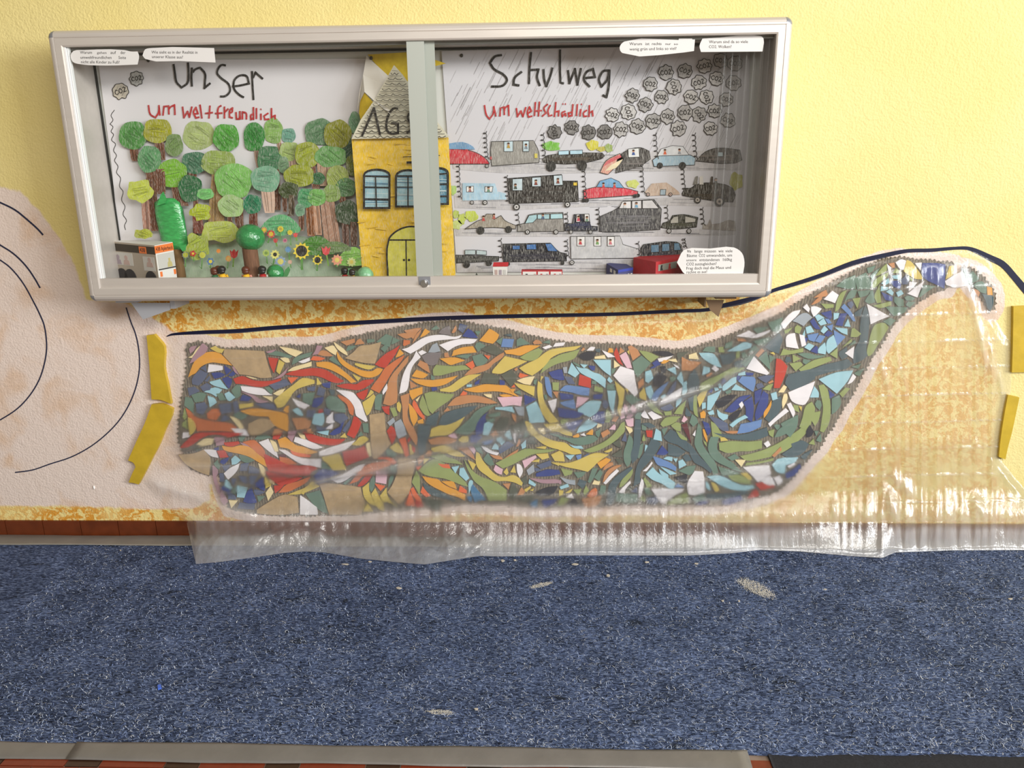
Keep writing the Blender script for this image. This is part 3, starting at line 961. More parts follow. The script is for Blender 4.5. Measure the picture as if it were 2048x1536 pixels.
K 45,115 65,105 80,104 60,122 50,125
K 66,140 80,130 88,128 80,140 72,147
S 113,76 125,73 140,73 127,85 118,80
N 130,84 137,80 139,83 132,86
V 121,95 130,88 138,86 133,97
L 134,102 143,99 145,110 137,113
C 146,100 155,88 160,91 155,100
C 155,103 160,102 161,110 153,126 152,115
O 123,132 130,122 135,112 135,120 128,135 123,141
D 138,113 150,106 152,120 145,135 132,148 125,142 132,128
D 160,75 175,68 205,61 205,78 190,88 165,97 157,85
W 162,100 185,90 205,82 200,97 190,118 185,120 168,114
W 130,150 143,138 158,125 163,130 150,140 140,148 133,155
W 160,119 166,116 173,132 170,140
Y 179,122 184,123 183,130
V 170,120 178,121 180,132 172,128
L 68,152 78,144 93,136 98,140 85,146 73,156
A 86,151 105,147 120,143 118,155 100,163 80,166
S 35,138 50,142 65,150 67,164 55,160 45,150
V 38,146 45,150 58,170 42,177 40,165
G 150,150 165,142 178,136 176,155 165,172 158,165
V 185,140 190,122 200,115 205,125 198,148 190,160 180,155
D 2,75 12,62 20,80 17,95 3,102
L 24,72 26,58 36,60 36,67
W 39,61 44,56 51,62 46,67
N 30,72 40,67 40,70 32,75
D 2,110 10,105 10,130 5,128
G 8,135 15,140 18,148 10,155 4,148
@1374 840
G 15,20 18,5 22,10 24,25 25,38 32,50 42,62 48,75 50,85 43,88 38,78 28,65 18,52 12,38
W 9,24 14,16 13,26
B 25,2 35,6 38,18 34,25 29,15
O 25,15 28,15 33,32 32,36 27,25
V 26,33 31,36 32,43 28,38
N 60,18 90,17 110,12 108,16 90,20 65,21
D 42,20 60,23 85,24 110,18 128,12 130,25 110,32 85,32 68,30 50,24
Y 53,28 60,28 66,33 54,34
G 35,35 38,27 51,27 48,45 52,52 62,62 75,70 82,78 88,83 80,82 65,75 50,68 40,60 34,48
V 51,37 70,34 95,35 120,33 120,45 100,50 85,50 65,53 52,48
V 85,58 110,52 130,45 150,35 165,25 185,10 192,-5 200,0 195,15 180,32 160,48 140,57 120,62 95,65
V 95,69 120,66 138,61 138,65 115,70 93,73
V 130,18 140,15 138,28 132,24
W 123,38 130,33 134,40 128,44
G 147,15 155,10 170,0 178,2 170,14 150,26 140,28
D 0,35 8,42 20,58 30,68 40,80 38,85 25,75 12,68 5,55
C 77,64 94,64 87,75
W 90,76 110,74 131,73 134,85 120,95 113,99 103,88
W 118,97 132,88 138,95 140,103 128,103
Y 86,86 95,84 103,92 100,96
V 65,89 85,88 100,97 102,102 85,100 72,96
G 50,75 65,79 85,86 72,88 56,89
L 32,91 48,89 60,92 72,98 88,104 105,104 106,108 90,112 70,110 50,102
W 0,103 12,82 26,83 28,100 27,115 12,120 2,119
Y 38,100 45,102 52,112 44,114
L 30,98 35,103 37,112 30,108
R 108,101 118,99 138,104 140,106 118,112
L 136,72 145,63 178,60 172,68 158,72 155,85 142,82
B 157,85 170,78 180,70 182,75 172,87 158,94
W 160,74 172,68 173,71 163,76
W 138,92 148,88 152,97 145,104
N 136,57 150,43 152,48 140,60
D 152,55 165,46 180,36 195,38 190,48 178,57 160,59
G 8,126 25,117 28,128 12,133
D 30,118 60,117 95,113 98,117 55,127 32,128
B 12,135 28,129 35,133 20,137
B 57,129 85,120 88,128 70,136 56,136
@1560 580
W 1,54 20,35 33,32 30,38 15,53 7,63
J 20,50 35,38 43,37 52,44 45,50 38,58 27,52
W 37,28 43,22 48,30 46,36
W 50,27 56,26 67,30 58,40 54,43 50,34
N 50,24 62,12 68,10 66,16 57,22
W 70,15 84,1 94,8 88,21 80,18
V 66,22 86,23 86,28 73,30
V 88,35 92,15 98,5 107,0 102,12 97,25 94,31
G 103,20 108,8 115,0 124,0 118,12 108,15
G 124,2 145,0 140,8 128,12
V 116,14 129,12 124,30
A 98,28 103,22 112,32 118,42 121,50 117,50 110,40
G 136,18 142,8 147,3 151,20 142,22
V 151,10 155,0 160,0 162,20 155,21
V 149,25 162,22 178,18 178,24 160,29
W 139,22 150,28 175,42 160,48 145,55 143,40
D 128,60 130,45 136,25 139,30 142,40 143,55 141,75 138,95 140,105 132,112 118,118 117,110 120,95 128,78
V 139,100 142,85 147,65 152,56 160,53 168,53 174,60 165,75 155,90 146,104 141,106
B 66,37 82,33 83,42 81,47 75,44
L 56,42 62,39 71,44 60,50
L 61,52 70,45 75,54 65,57
B 48,50 54,45 60,55 65,63 57,62
A 72,46 78,46 83,53 77,54
L 86,37 95,37 93,45 86,48
B 89,56 97,38 108,37 102,50 100,58
L 41,60 49,57 55,67 43,70
L 65,66 71,57 77,63 70,70
A 75,58 85,55 83,66
B 71,72 77,65 85,69 77,75
A 44,72 62,69 55,83 46,80
A 56,82 63,72 73,74 65,85
L 88,60 108,62 108,72 98,68
L 103,58 109,46 113,59
A 86,64 105,75 92,89 88,78
L 76,80 86,72 92,90 78,102 75,98
L 61,95 72,84 74,95 73,103 61,101
L 35,75 40,63 40,75
B 36,76 45,77 41,86
L 39,92 46,85 55,89 48,97
B 49,98 58,89 61,92 60,102
V 7,65 20,60 13,68 8,70
V 24,60 28,56 35,60 31,70 24,68
W 10,75 14,71 24,69 26,80 30,94 10,91
W 31,71 39,73 42,88 35,91
V 115,62 119,61 130,70 124,75 113,75
V 105,87 115,78 115,83 100,92
G 110,90 120,80 122,85
W 104,101 119,90 117,110
V 80,103 92,93 92,110
V 20,103 33,110 21,116
V 15,118 33,115 37,120 25,130
V 30,127 55,112 80,107 83,113 60,122 35,132
G 28,102 45,101 60,105 75,104 65,108 45,110
D 12,135 25,133 45,129 70,120 100,113 108,110 116,118 108,125 85,130 60,137 40,143 15,146
G 115,123 130,118 125,126
@1560 700
L 62,47 90,36 117,33 108,50 91,70
W 108,55 117,38 122,43 115,52
V 62,57 70,55 77,65 80,80 81,100 78,118 70,132 64,130 67,110 69,92 66,75
L 55,58 62,68 62,76 48,76
B 78,64 88,72 80,78
V 95,70 105,60 112,62 100,76
G 83,78 95,72 98,85 90,98 83,103
V 50,112 55,100 65,98 62,112 56,122
K 42,130 48,120 54,130 50,138 43,140
G 55,130 62,130 58,138
D 18,150 35,145 43,148 40,156 20,158
V 46,150 54,142 56,152
@1740 500
G 0,42 8,34 17,28 10,38 4,48
V 8,42 20,28 27,22 27,33 15,40
V 2,60 8,48 25,38 30,36 28,42 18,50 8,60
V 36,37 42,29 52,37
N 30,22 39,20 40,28 36,29
W 27,22 34,28 33,37 31,40
W 41,20 50,15 58,17 54,32 48,30
Y 54,34 59,16 65,18 75,30 82,40 84,47 72,46 62,40
W 72,21 83,20 81,33
B 84,21 108,21 121,23 120,50 119,62 105,55 88,46 83,38
Y 121,47 127,26 134,25 132,40
W 120,50 135,40 148,34 155,45 158,55 140,60 122,56
L 18,54 30,45 31,52 27,55
L 36,41 48,40 49,47 38,46
B 33,50 45,49 50,55 48,63 38,58
S 50,48 58,40 62,50 60,55 52,55
L 18,58 30,60 28,64 17,66
L 26,67 33,62 38,68 36,73
B 18,67 25,70 36,75 36,82 25,80
L 42,68 50,64 54,70 45,75
V 9,72 15,55 16,68 17,82 11,84 7,76
G 0,66 5,64 8,84 0,82
V 60,40 70,48 66,50
W 63,51 76,52 66,63 62,66
W 60,70 87,49 80,65 76,76
G 78,75 87,56 105,58 90,68 80,76
G 55,76 62,73 72,77 68,81 58,80
G 25,91 45,91 60,92 55,100 38,106
G 149,29 155,33 158,43 163,48 160,58 153,45
G 158,40 165,34 175,46 170,50 163,53
G 165,57 170,52 180,50 186,57 186,70 178,68
O 187,58 195,60 196,72 188,72
N 165,62 172,64 176,68 174,75 168,68
D 179,70 190,72 198,75 196,90 192,98 187,90 185,80
"""
GLAZE = dict(O=(224, 152, 38), R=(196, 48, 24), Y=(206, 180, 78), W=(226, 220, 222), C=(242, 219, 160), G=(96, 124, 106), V=(142, 154, 86), B=(40, 58, 132),
             S=(82, 92, 120), L=(148, 194, 206), T=(150, 122, 82), P=(166, 126, 136), N=(190, 126, 74), F=(228, 98, 46), D=(68, 88, 94), K=(30, 30, 40), E=(80, 84, 68),
             A=(92, 128, 182), H=(58, 114, 156), I=(204, 104, 46), X=(216, 172, 184), Z=(116, 106, 106), M=(96, 26, 32), J=(150, 158, 166))
GLAZE = {k: tuple(.88*q+.12*(sum(v)/3) for q in v) for k, v in GLAZE.items()}   # dull, low-fired colours
GNAME = dict(O='amber', R='red', Y='mustard', W='white', C='cream', G='sage', V='olive', B='cobalt', S='slate', L='sky', T='stone', P='mauve', N='tan', F='vermilion',
             D='teal', K='black', E='moss', A='cornflower', H='sea', I='rust', X='rose', Z='grey', M='maroon', J='silver')
mosaic = empty('tile_mosaic', W(1000, 1020), 'long wave shaped wall mosaic of broken glazed tiles under the plastic sheet', 'mosaic')
def mortar():
    m = bpy.data.materials.new('combed_mortar'); m.use_nodes = True; nt = m.node_tree; b = nt.nodes['Principled BSDF']; L = nt.links.new
    tc = nt.nodes.new('ShaderNodeTexCoord'); n = nt.nodes.new('ShaderNodeTexNoise'); n.inputs['Scale'].default_value = 70; n.inputs['Detail'].default_value = 5
    wv = nt.nodes.new('ShaderNodeTexWave'); wv.inputs['Scale'].default_value = 34; wv.inputs['Distortion'].default_value = 5; wv.inputs['Detail'].default_value = 2
    rp = nt.nodes.new('ShaderNodeValToRGB'); rp.color_ramp.elements[0].color = lin((70, 63, 52))+(1,); rp.color_ramp.elements[1].color = lin((122, 111, 94))+(1,)
    rp.color_ramp.elements[0].position = .3; rp.color_ramp.elements[1].position = .75
    ad = nt.nodes.new('ShaderNodeMath'); ad.operation = 'MULTIPLY_ADD'; ad.inputs[1].default_value = .35
    L(tc.outputs['Object'], n.inputs['Vector']); L(tc.outputs['Object'], wv.inputs['Vector']); L(wv.outputs['Fac'], ad.inputs[0]); L(n.outputs['Fac'], ad.inputs[2])
    bp = nt.nodes.new('ShaderNodeBump'); bp.inputs['Strength'].default_value = .9; bp.inputs['Distance'].default_value = .003
    L(ad.outputs[0], rp.inputs[0]); L(rp.outputs[0], b.inputs['Base Color']); L(ad.outputs[0], bp.inputs['Height']); L(bp.outputs[0], b.inputs['Normal']); b.inputs['Roughness'].default_value = .9
    return m
MORT = mortar()
def ragged(P):
    out = []; k = 0
    P = [np.array(p) for p in P]; cx = np.mean(P, 0)
    for i in range(len(P)):
        a, b_ = P[i], P[(i+1) % len(P)]; L = np.linalg.norm(b_-a); n = max(2, int(L/4.2)); nn = np.array([(b_-a)[1], -(b_-a)[0]])/(L+1e-9)
        for j in range(n):
            out.append(a+(b_-a)*j/n+nn*(random.uniform(2.5, 5.5) if k % 2 else random.uniform(-1.5, 1))); k += 1
    return out
for P in (BED, BED2): slab('mortar_bed', ragged(P), -.0045, -.0003, MORT, mosaic, k=1)
def glaze(c):
    if c == 'T': return mat('tile_stone', (184, 156, 116), .55, noise=.2, nscale=45, bump=.15)
    return mat('glaze_'+GNAME[c], tuple(q*min(1.05, 238/max(GLAZE[c])) for q in GLAZE[c]), .3, noise=.07, nscale=30)
tl = []
for ln in TILES.strip().splitlines():
    if ln[0] == '@': ox, oy = map(float, ln[1:].split()); continue
    c, rest = ln.split(' ', 1); P = [(p[0], p[1]) for p in pts(rest, ox, oy, 1.25)]
    ar = abs(sum(P[i][0]*P[(i+1) % len(P)][1]-P[(i+1) % len(P)][0]*P[i][1] for i in range(len(P))))/2
    tl.append((ar, c, P))
tl.sort(key=lambda t: -t[0])
cs = sorted(GLAZE); shards = MB()
for i, (ar, c, P) in enumerate(tl):
    yf = -.0092-.0016*random.random()-(.0004 if ar < 400 else 0)
    S = smooth_poly(P, 50, 3); fr = [W(p[0], p[1], yf) for p in S]; bk = [(p[0], -.003, p[2]) for p in fr]
    if i < 298:
        b = MB(); b.prism(fr, bk); b.build('tile', glaze(c), mosaic)
    else: shards.prism(fr, bk, cs.index(c))
# small slivers wedged into what is left between the tiles
RX0, RY0, RW, RH = 340, 505, 840, 270   # raster at 2 sighted px
occ = np.ones((RH, RW), bool); gx, gy = np.meshgrid(RX0+2*np.arange(RW), RY0+2*np.arange(RH))
for P in (BED, BED2): occ &= sdf(P, gx, gy) > -4
own = np.full((RH, RW), -1)
def burn(P, i):
    P = np.array(P); x0, y0 = ((P.min(0)-(RX0, RY0))/2-2).astype(int); x1, y1 = ((P.max(0)-(RX0, RY0))/2+3).astype(int); sl = (slice(max(0, y0), max(0, y1)), slice(max(0, x0), max(0, x1)))
    if gx[sl].size == 0: return
    m_ = sdf(P, gx[sl], gy[sl]) < 2.6; occ[sl] |= m_; o_ = own[sl]; o_[m_] = i
for i, (ar, c, P) in enumerate(tl): burn(P, i)
def clear(x, y):
    j, i = int((y-RY0)/2), int((x-RX0)/2); return 0 <= j < RH and 0 <= i < RW and not occ[j, i]
free = [(x, y) for x, y in zip(gx[~occ], gy[~occ])]; random.shuffle(free); nf = 0
for rmin in (9, 6.5, 4.6):
    for (x, y) in free:
        if not clear(x, y): continue
        if not all(clear(x+rmin*math.cos(a), y+rmin*math.sin(a)) for a in np.arange(0, 6.28, .785)): continue
        n = random.choice((4, 5, 5, 6)); a0 = random.random()*6.28; Q = []
        for k in range(n):
            a = a0+6.283*(k+random.uniform(-.25, .25))/n; r = rmin
            while r < 24 and clear(x+(r+1.5)*math.cos(a), y+(r+1.5)*math.sin(a)): r += 1.5
            Q.append((x+r*math.cos(a), y+r*math.sin(a)))
        j, i = int((y-RY0)/2), int((x-RX0)/2); w_ = 9; near = own[max(0, j-w_):j+w_, max(0, i-w_):i+w_]; near = near[near >= 0]
        if len(near) == 0: continue
        c = tl[int(random.choice(near.tolist()))][1]; c = random.choice({'T': 'NE', 'W': 'WJG', 'R': 'RFI', 'B': 'BSD', 'O': 'ONF', 'Y': 'YVE', 'L': 'LSG', 'V': 'VGD', 'C': 'CNE', 'A': 'ASB'}.get(c, c)); yf = -.0085-.0012*random.random(); occ_before = None
        fr = [W(p[0], p[1], yf) for p in Q]; shards.prism(fr, [(p[0], -.003, p[2]) for p in fr], cs.index(c)); burn(Q, int(random.choice(near.tolist()))); nf += 1
shards.build('tile_shards', [glaze(c) for c in cs], mosaic, 'stuff')

# ================================================================== the display case
X0, X1, Z0, Z1, YF = -1.3322, .6684, .8429, 1.5895, -.17
IX0, IX1, IZ0, IZ1 = -1.289, .6245, .888, 1.5435
alu = mat('anodised_aluminium', (206, 198, 190), .42, .35, noise=.05, nscale=8, stretch=(1, 8, 8))
alu_g = mat('grey_cap', (150, 152, 158), .38, .5); lac = mat('pale_grey_panel', (206, 206, 200), .6); seal = mat('black_seal', (24, 24, 22), .6)
case = empty('display_case', (-.33, 0, Z0), 'long wall-mounted aluminium display case with sliding glass doors', 'display case')
PROF = [(0, -.168), (.004, YF), (.0215, YF), (.0225, -.1683), (.0235, YF), (.028, YF), (.034, -.168), (.039, -.163), (.0425, -.155), (.044, -.145), (.0445, -.02), (.0445, -.001)]
SPL = 4   # the profile from here on runs round the corner cap
def rail(name, a, b_, out):
    """one frame rail between inner corners a and b (x,z); out = outward direction"""
    a = np.array(a); b_ = np.array(b_); d = (b_-a)/np.linalg.norm(b_-a); out = np.array(out, float); v = []; n = len(PROF)
    for end, base_ in ((0, a), (1, b_)):
        for o, y in PROF:
            m = min(o, PROF[SPL][0]); q = base_+out*o+d*(m if end else -m); v.append((q[0], y, q[1]))
        q = base_; v.append((q[0], -.001, q[1]))
    n += 1; f = [(i, (i+1) % n, n+(i+1) % n, n+i) for i in range(n)]; f = [q[::-1] for q in f]
    f += [tuple(range(n)), tuple(range(2*n-1, n-1, -1))]
    me = mesh(name, v, f, alu); bm = bmesh.new(); bm.from_mesh(me); bmesh.ops.recalc_face_normals(bm, faces=bm.faces); bm.to_mesh(me); bm.free()
    return link(name, me, case)
A, B_, C_, D_ = (IX0, IZ0), (IX1, IZ0), (IX1, IZ1), (IX0, IZ1)
rail('frame_rail', A, B_, (0, -1)); rail('frame_rail', B_, C_, (1, 0)); rail('frame_rail', C_, D_, (0, 1)); rail('frame_rail', D_, A, (-1, 0))
for (cx, cz), a0 in ((A, 180), (B_, 270), (C_, 0), (D_, 90)):
    sx, sz = (1 if a0 in (0, 270) else -1), (1 if a0 in (0, 90) else -1); k0 = PROF[SPL][0]; c = (cx+sx*k0, cz+sz*k0); v = []; f = []; N = 8; pr = PROF[SPL:]
    for i in range(N+1):
        w = math.radians(a0+90*i/N)
        for o, y in pr: v.append((c[0]+(o-k0)*math.cos(w), y-.0004, c[1]+(o-k0)*math.sin(w)))
    n = len(pr)
    for i in range(N):
        for j in range(n-1): f.append((i*n+j, (i+1)*n+j, (i+1)*n+j+1, i*n+j+1))
    me = mesh('corner_cap', v, f, alu_g, True); bm = bmesh.new(); bm.from_mesh(me); bmesh.ops.remove_doubles(bm, verts=bm.verts, dist=1e-5); bmesh.ops.recalc_face_normals(bm, faces=bm.faces); bm.to_mesh(me); bm.free()
    link('corner_cap', me, case)
def bx(name, a, c, m, parent=case):
    b = MB(); b.box(a, c); return b.build(name, m, parent)
bx('back_panel', (IX0-.01, -.022, .86), (IX1+.01, -.002, 1.56), lac)
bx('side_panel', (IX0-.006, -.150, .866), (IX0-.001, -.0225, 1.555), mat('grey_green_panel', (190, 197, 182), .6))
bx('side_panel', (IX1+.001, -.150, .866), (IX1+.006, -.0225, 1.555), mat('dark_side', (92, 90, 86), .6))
bx('bottom_panel', (IX0, -.150, .862), (IX1, -.0225, .870), lac); bx('top_panel', (IX0, -.150, 1.553), (IX1, -.0225, 1.558), lac)
bx('seal_strip', (IX0, -.030, .872), (IX0+.004, -.0225, 1.55), seal); bx('seal_strip', (IX0+.005, -.030, 1.538), (IX1, -.0225, 1.55), seal)
b = MB(); b.box((IX0+.0005, -.1655, .889), (IX1, -.1475, .9135)); b.box((IX0+.0005, -.166, .8875), (IX1, -.1655, .8905)); b.build('glass_track', alu, case)
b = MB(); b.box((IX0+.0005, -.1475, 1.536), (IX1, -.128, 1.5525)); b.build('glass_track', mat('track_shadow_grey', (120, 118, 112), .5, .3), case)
b = MB(); b.box((IX0+.0003, -.166, .914), (IX0+.0045, -.1475, 1.543)); b.box((IX0+.006, -.160, .914), (IX0+.008, -.1475, 1.543)); b.build('glass_channel', mat('white_channel', (232, 232, 230), .4), case)
def glass_mat():
    m = bpy.data.materials.new('clear_glass'); m.use_nodes = True; nt = m.node_tree; nt.nodes.remove(nt.nodes['Principled BSDF'])
    t = nt.nodes.new('ShaderNodeBsdfTransparent'); t.inputs[0].default_value = (.975, .985, .98, 1); g = nt.nodes.new('ShaderNodeBsdfGlossy'); g.inputs['Roughness'].default_value = .02
    L = nt.links.new; lw = nt.nodes.new('ShaderNodeLayerWeight'); pw = nt.nodes.new('ShaderNodeMath'); pw.operation = 'POWER'; pw.inputs[1].default_value = 5; fr = nt.nodes.new('ShaderNodeMath'); fr.operation = 'MULTIPLY_ADD'; fr.inputs[1].default_value = .93; fr.inputs[2].default_value = .05
    L(lw.outputs['Facing'], pw.inputs[0]); L(pw.outputs[0], fr.inputs[0]); mx = nt.nodes.new('ShaderNodeMixShader')
    L(fr.outputs[0], mx.inputs[0]); L(t.outputs[0], mx.inputs[1]); L(g.outputs[0], mx.inputs[2]); L(mx.outputs[0], nt.nodes['Material Output'].inputs[0]); return m
GL = glass_mat()
def pane(xa, xb, y):
    b = MB(); b.add([(xa, y, .9137), (xb, y, .9137), (xb, y, 1.5434), (xa, y, 1.5434)], [(0, 1, 2, 3)]); return b.build('glass_door', GL, case)
XS = W(813, 87, -.159)[0]
g1 = pane(IX0+.006, XS+.046, -.1575); g2 = pane(XS+.004, IX1-.002, -.1515)
stile = mat('stile_aluminium', (176, 180, 172), .45, .2)
bx('door_stile', (XS, -.1625, .9137), (XS+.0475, -.158, 1.5434), stile, g1)
bx('door_stile', (XS+.046, -.1505, .9137), (XS+.074, -.148, 1.5434), stile, g2)
# lock
lk = W(849, 567, -.17); b = MB(); b.box((lk[0]-.017, -.1672, .8895), (lk[0]+.017, -.1656, .9132)); plate = b.build('lock_plate', alu_g, case)
b = MB(); chrome = mat('chrome', (205, 205, 208), .2, 1.0)
for r, y0, y1 in ((.0118, -.1671, -.173), (.009, -.173, -.177), (.0062, -.177, -.1785)):
    b.tube([(lk[0], y0, lk[2]), (lk[0], y1, lk[2])], [r, r*.93], 20)
lock = b.build('lock_cylinder', chrome, plate)
# brackets it stands on
br = mat('bracket_steel', (178, 180, 186), .4, .3)
br2 = mat('bracket_brown_reflection', (122, 98, 74), .45, .2)  # right bracket: same steel, its brown reflection put into the colour
def bracket(P, ear, flip=0):
    b = MB(); y = -.02
    f = [W(p[0], p[1], -.10) for p in P]; b.prism(f, [(p[0], -.097, p[2]) for p in f])
    e = W(ear[0], ear[2], -.10); e2 = W(ear[1], ear[2], -.10); b.box((e[0], -.125, .8355), (e2[0], -.06, .8425))
    xm = min(p[0] for p in f) if flip else max(p[0] for p in f)
    b.box((xm-.004, -.1, min(q[2] for q in f)+.03), (xm, -.001, .842)) if flip else b.box((xm, -.1, .812), (xm+.014, -.001, .842))
    return b.build('support_bracket', br2 if flip else br, case)
bracket(pts('262,606 340,606 340,620 286,639'), (241, 284, 609))
bracket(pts('1412,600 1448,600 1437,634 1420,620'), (1427, 1468, 602), 1)
# added grey pleats imitating curtain reflections on the glass, right end of case
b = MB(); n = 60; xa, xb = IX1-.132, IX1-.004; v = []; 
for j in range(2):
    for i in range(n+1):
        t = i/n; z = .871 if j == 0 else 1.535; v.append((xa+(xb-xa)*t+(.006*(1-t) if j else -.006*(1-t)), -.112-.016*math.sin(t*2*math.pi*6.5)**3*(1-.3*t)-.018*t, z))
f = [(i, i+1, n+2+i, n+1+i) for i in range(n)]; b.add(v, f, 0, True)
pm = bpy.data.materials.new('reflection_grey'); pm.use_nodes = True; q = pm.node_tree.nodes['Principled BSDF']; q.inputs['Base Color'].default_value = lin((120, 118, 116))+(1,)
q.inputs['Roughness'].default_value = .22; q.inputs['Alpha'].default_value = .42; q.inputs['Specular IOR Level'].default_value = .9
b.build('reflection_pleats', pm, case)

# ================================================================== the two posters
paperw = mat('poster_paper', (216, 212, 214), .8, spec=.2)
def sheet(name, P, y, label, group=None):
    o = slab(name, P, y, y+.0006, paperw, None, k=1); return tag(o, label, 'poster')
YP = -.0262
left = sheet('poster', pts('196,121 735,117 742,330 748,566 246,566 222,320'), YP, 'left childrens poster headed Unser with a painted green wood and flowers')
grey_sheet = mat('grey_toned_paper', (205, 202, 206), .8, spec=.2)
right = sheet('poster', pts('883,102 1180,95 1500,92 1490,540 1200,543 914,545'), YP-.001, 'right childrens poster headed Schulweg with grey clouds and rows of cars'); right.data.materials[0] = grey_sheet
BLACK = (38, 34, 32); RED = (176, 46, 48); BROWN = (112, 66, 42)
def letters(parent, y, rgb, w, strokes):
    for s in strokes:
        f = Flat(y, .00005)
        for q in s.split('|'): f.line(hand(pts(q), w), w, rgb, .35)
        f.build('letter', parent)
YL = YP-.0022
letters(left, YL, BLACK, 4.2, ['347,128 350,147 353,164 363,175 375,166 377,145 376,125', '384,135 383,157 384,173|386,145 389,140 400,135 410,147 410,164 409,176 421,166',
    '452,131 443,130 434,145 441,155 457,168 460,182 451,192 440,193', '464,173 480,171 498,167 493,152 480,151 469,160 468,177 478,189 488,195', '504,142 505,169 507,200|506,156 511,145 526,158'])
letters(left, YL, RED, 3.4, ['297,210 301,229 311,235 317,225 318,210|318,212 320,231', '326,231 328,213 337,212 338,229|338,218 341,214 349,210 350,230', '365,213 368,235 375,223 379,234 382,221 384,213',
    '388,228 396,227 392,215 387,224 392,236 399,234', '400,209 404,237', '420,211 418,237|410,227 426,225', '443,211 437,215 436,237|430,227 445,226', '449,213 449,237|449,225 457,217',
    '459,226 464,224 465,216 460,220 459,234 466,236', '472,224 473,238 479,238 480,222|480,224 481,239', '485,239 485,224 492,226 493,239', '507,228 502,230 502,239 507,236|507,214 507,240',
    '513,216 513,238', '522,227 522,240|521,219 523,218', '537,226 528,232 530,239 539,238', '543,216 543,239|544,234 550,231 550,239'])
YR = YP-.0032
letters(right, YR, BLACK, 4.6, ['1004,110 990,113 980,126 988,138 1008,150 1014,160 1006,171 982,173', '1044,143 1029,156 1027,169 1039,171', '1062,104 1059,138 1058,168|1059,140 1077,139 1074,154 1080,172',
    '1087,138 1089,161 1093,172 1100,154 1105,135', '1120,99 1120,138 1121,165 1128,167', '1136,140 1139,166 1150,138 1155,169 1162,136', '1170,156 1190,154 1186,138 1173,144 1168,159 1180,174',
    '1219,141 1207,142 1198,159 1203,173 1214,160 1219,139|1219,139 1217,177 1213,194 1205,190'])
letters(right, YR, RED, 3.2, ['969,210 973,230 979,238 986,228 988,212|988,214 992,233', '1000,233 1001,216 1008,214 1009,230|1009,222 1010,216 1017,211 1018,232', '1033,216 1035,233 1042,222 1046,233 1052,214',
    '1056,227 1063,222 1059,214 1055,224 1057,234 1065,232', '1071,204 1069,232', '1079,203 1077,233|1072,222 1084,221', '1096,208 1088,216 1092,226 1084,233', '1101,210 1096,222 1098,232 1105,230',
    '1112,204 1109,234|1110,224 1118,222 1117,233', '1131,222 1124,226 1125,233 1131,226|1131,226 1132,233|1125,208 1127,208|1130,208 1132,208', '1145,224 1137,226 1138,233 1144,230|1146,208 1144,233', '1155,208 1153,232',
    '1162,218 1160,233|1162,209 1164,208', '1174,220 1167,226 1168,233 1175,232', '1179,210 1178,234|1179,226 1185,222 1186,233'])
# ---- the wood
Flat(YP-.0003).poly(pts('368,500 430,488 560,470 650,480 725,505 742,566 360,566'), (176, 196, 170), .8).build('painted_meadow', left)
f = Flat(YP-.0004)
f.line(hand(pts('229,220 222,231 226,240 220,248 226,254 222,263 227,269 223,280 231,288 227,301 233,311 229,321 236,333 233,345 241,356 239,373 246,383 243,400 250,413 246,429 253,441 249,451 251,460'), 1), 1.3, BLACK); f.build('pencil_line', left)
def crown_pts(cx, cy, rx, ry, sq=.12, n=13):
    a0 = random.random()*6; out = []
    for i in range(n):
        t = 2*math.pi*i/n; k = 1+sq*math.sin(5*t+a0)*.4+random.uniform(-sq, sq)*.35
        c, s = math.cos(t), math.sin(t); out.append((cx+rx*k*math.copysign(abs(c)**.85, c), cy+ry*k*math.copysign(abs(s)**.85, s)))
    return out
def shade(rgb, k): return tuple(max(0, min(255, c*k)) for c in rgb)
ty = [YP-.0008]
def tree(crown, rgb, trunk=None, trgb=BROWN, sq=.12, mound=False):
    cx, cy, rx, ry = crown; root = None
    if trunk:
        (a, b_, yt), (c, d, yb) = trunk; f = Flat(ty[0], .00012)
        f.poly([(a, yt-6), (b_, yt-6), ((b_+d)/2+1, (yt+yb)/2), (d, yb), (c, yb), ((a+c)/2-1, (yt+yb)/2)], trgb, 1, 70, 2)
        for k in range(3):
            u = random.uniform(.2, .8); f.line([(a+(b_-a)*u, yt), (c+(d-c)*u, yb-3)], 1.4, shade(trgb, .72), .2)
        root = f.build('paper_tree', left); ty[0] = f.y
    f = Flat(ty[0], .00012)
    if mound: P = [(cx-rx, cy+ry*.8), (cx-rx*.75, cy-ry*.1), (cx-rx*.3, cy-ry*.85), (cx+rx*.2, cy-ry), (cx+rx*.7, cy-ry*.3), (cx+rx, cy+ry*.6), (cx+rx*.9, cy+ry), (cx-rx*.9, cy+ry)]
    else: P = crown_pts(cx, cy, rx, ry, sq)
    f.poly(P, rgb, 1, 180 if not mound else 60, 2)
    a = random.uniform(-.6, .9)
    for k in range(13):   # pencil hatching
        u = random.uniform(-.62, .62); w = random.uniform(.4, .66)*math.sqrt(max(.05, 1-u*u)); aa = a+random.uniform(-.3, .3); dx, dy = math.cos(aa), math.sin(aa)
        p = (cx+(-dy*u-dx*w)*rx, cy+(dx*u-dy*w)*ry); q = (cx+(-dy*u+dx*w)*rx, cy+(dx*u+dy*w)*ry)
        if mound: p = (p[0], max(p[1], cy-ry*.3)); q = (q[0], max(q[1], cy-ry*.3))
        f.line([p, q], random.uniform(.8, 1.7), shade(rgb, random.choice((.86, .9, 1.08, 1.15))), .4)
    ty[0] = f.y
    o = f.build('crown' if root else 'paper_bush', root or left)
    ty[0] += .0011 if root else .0008    # later ones only just overlap these
T = tree
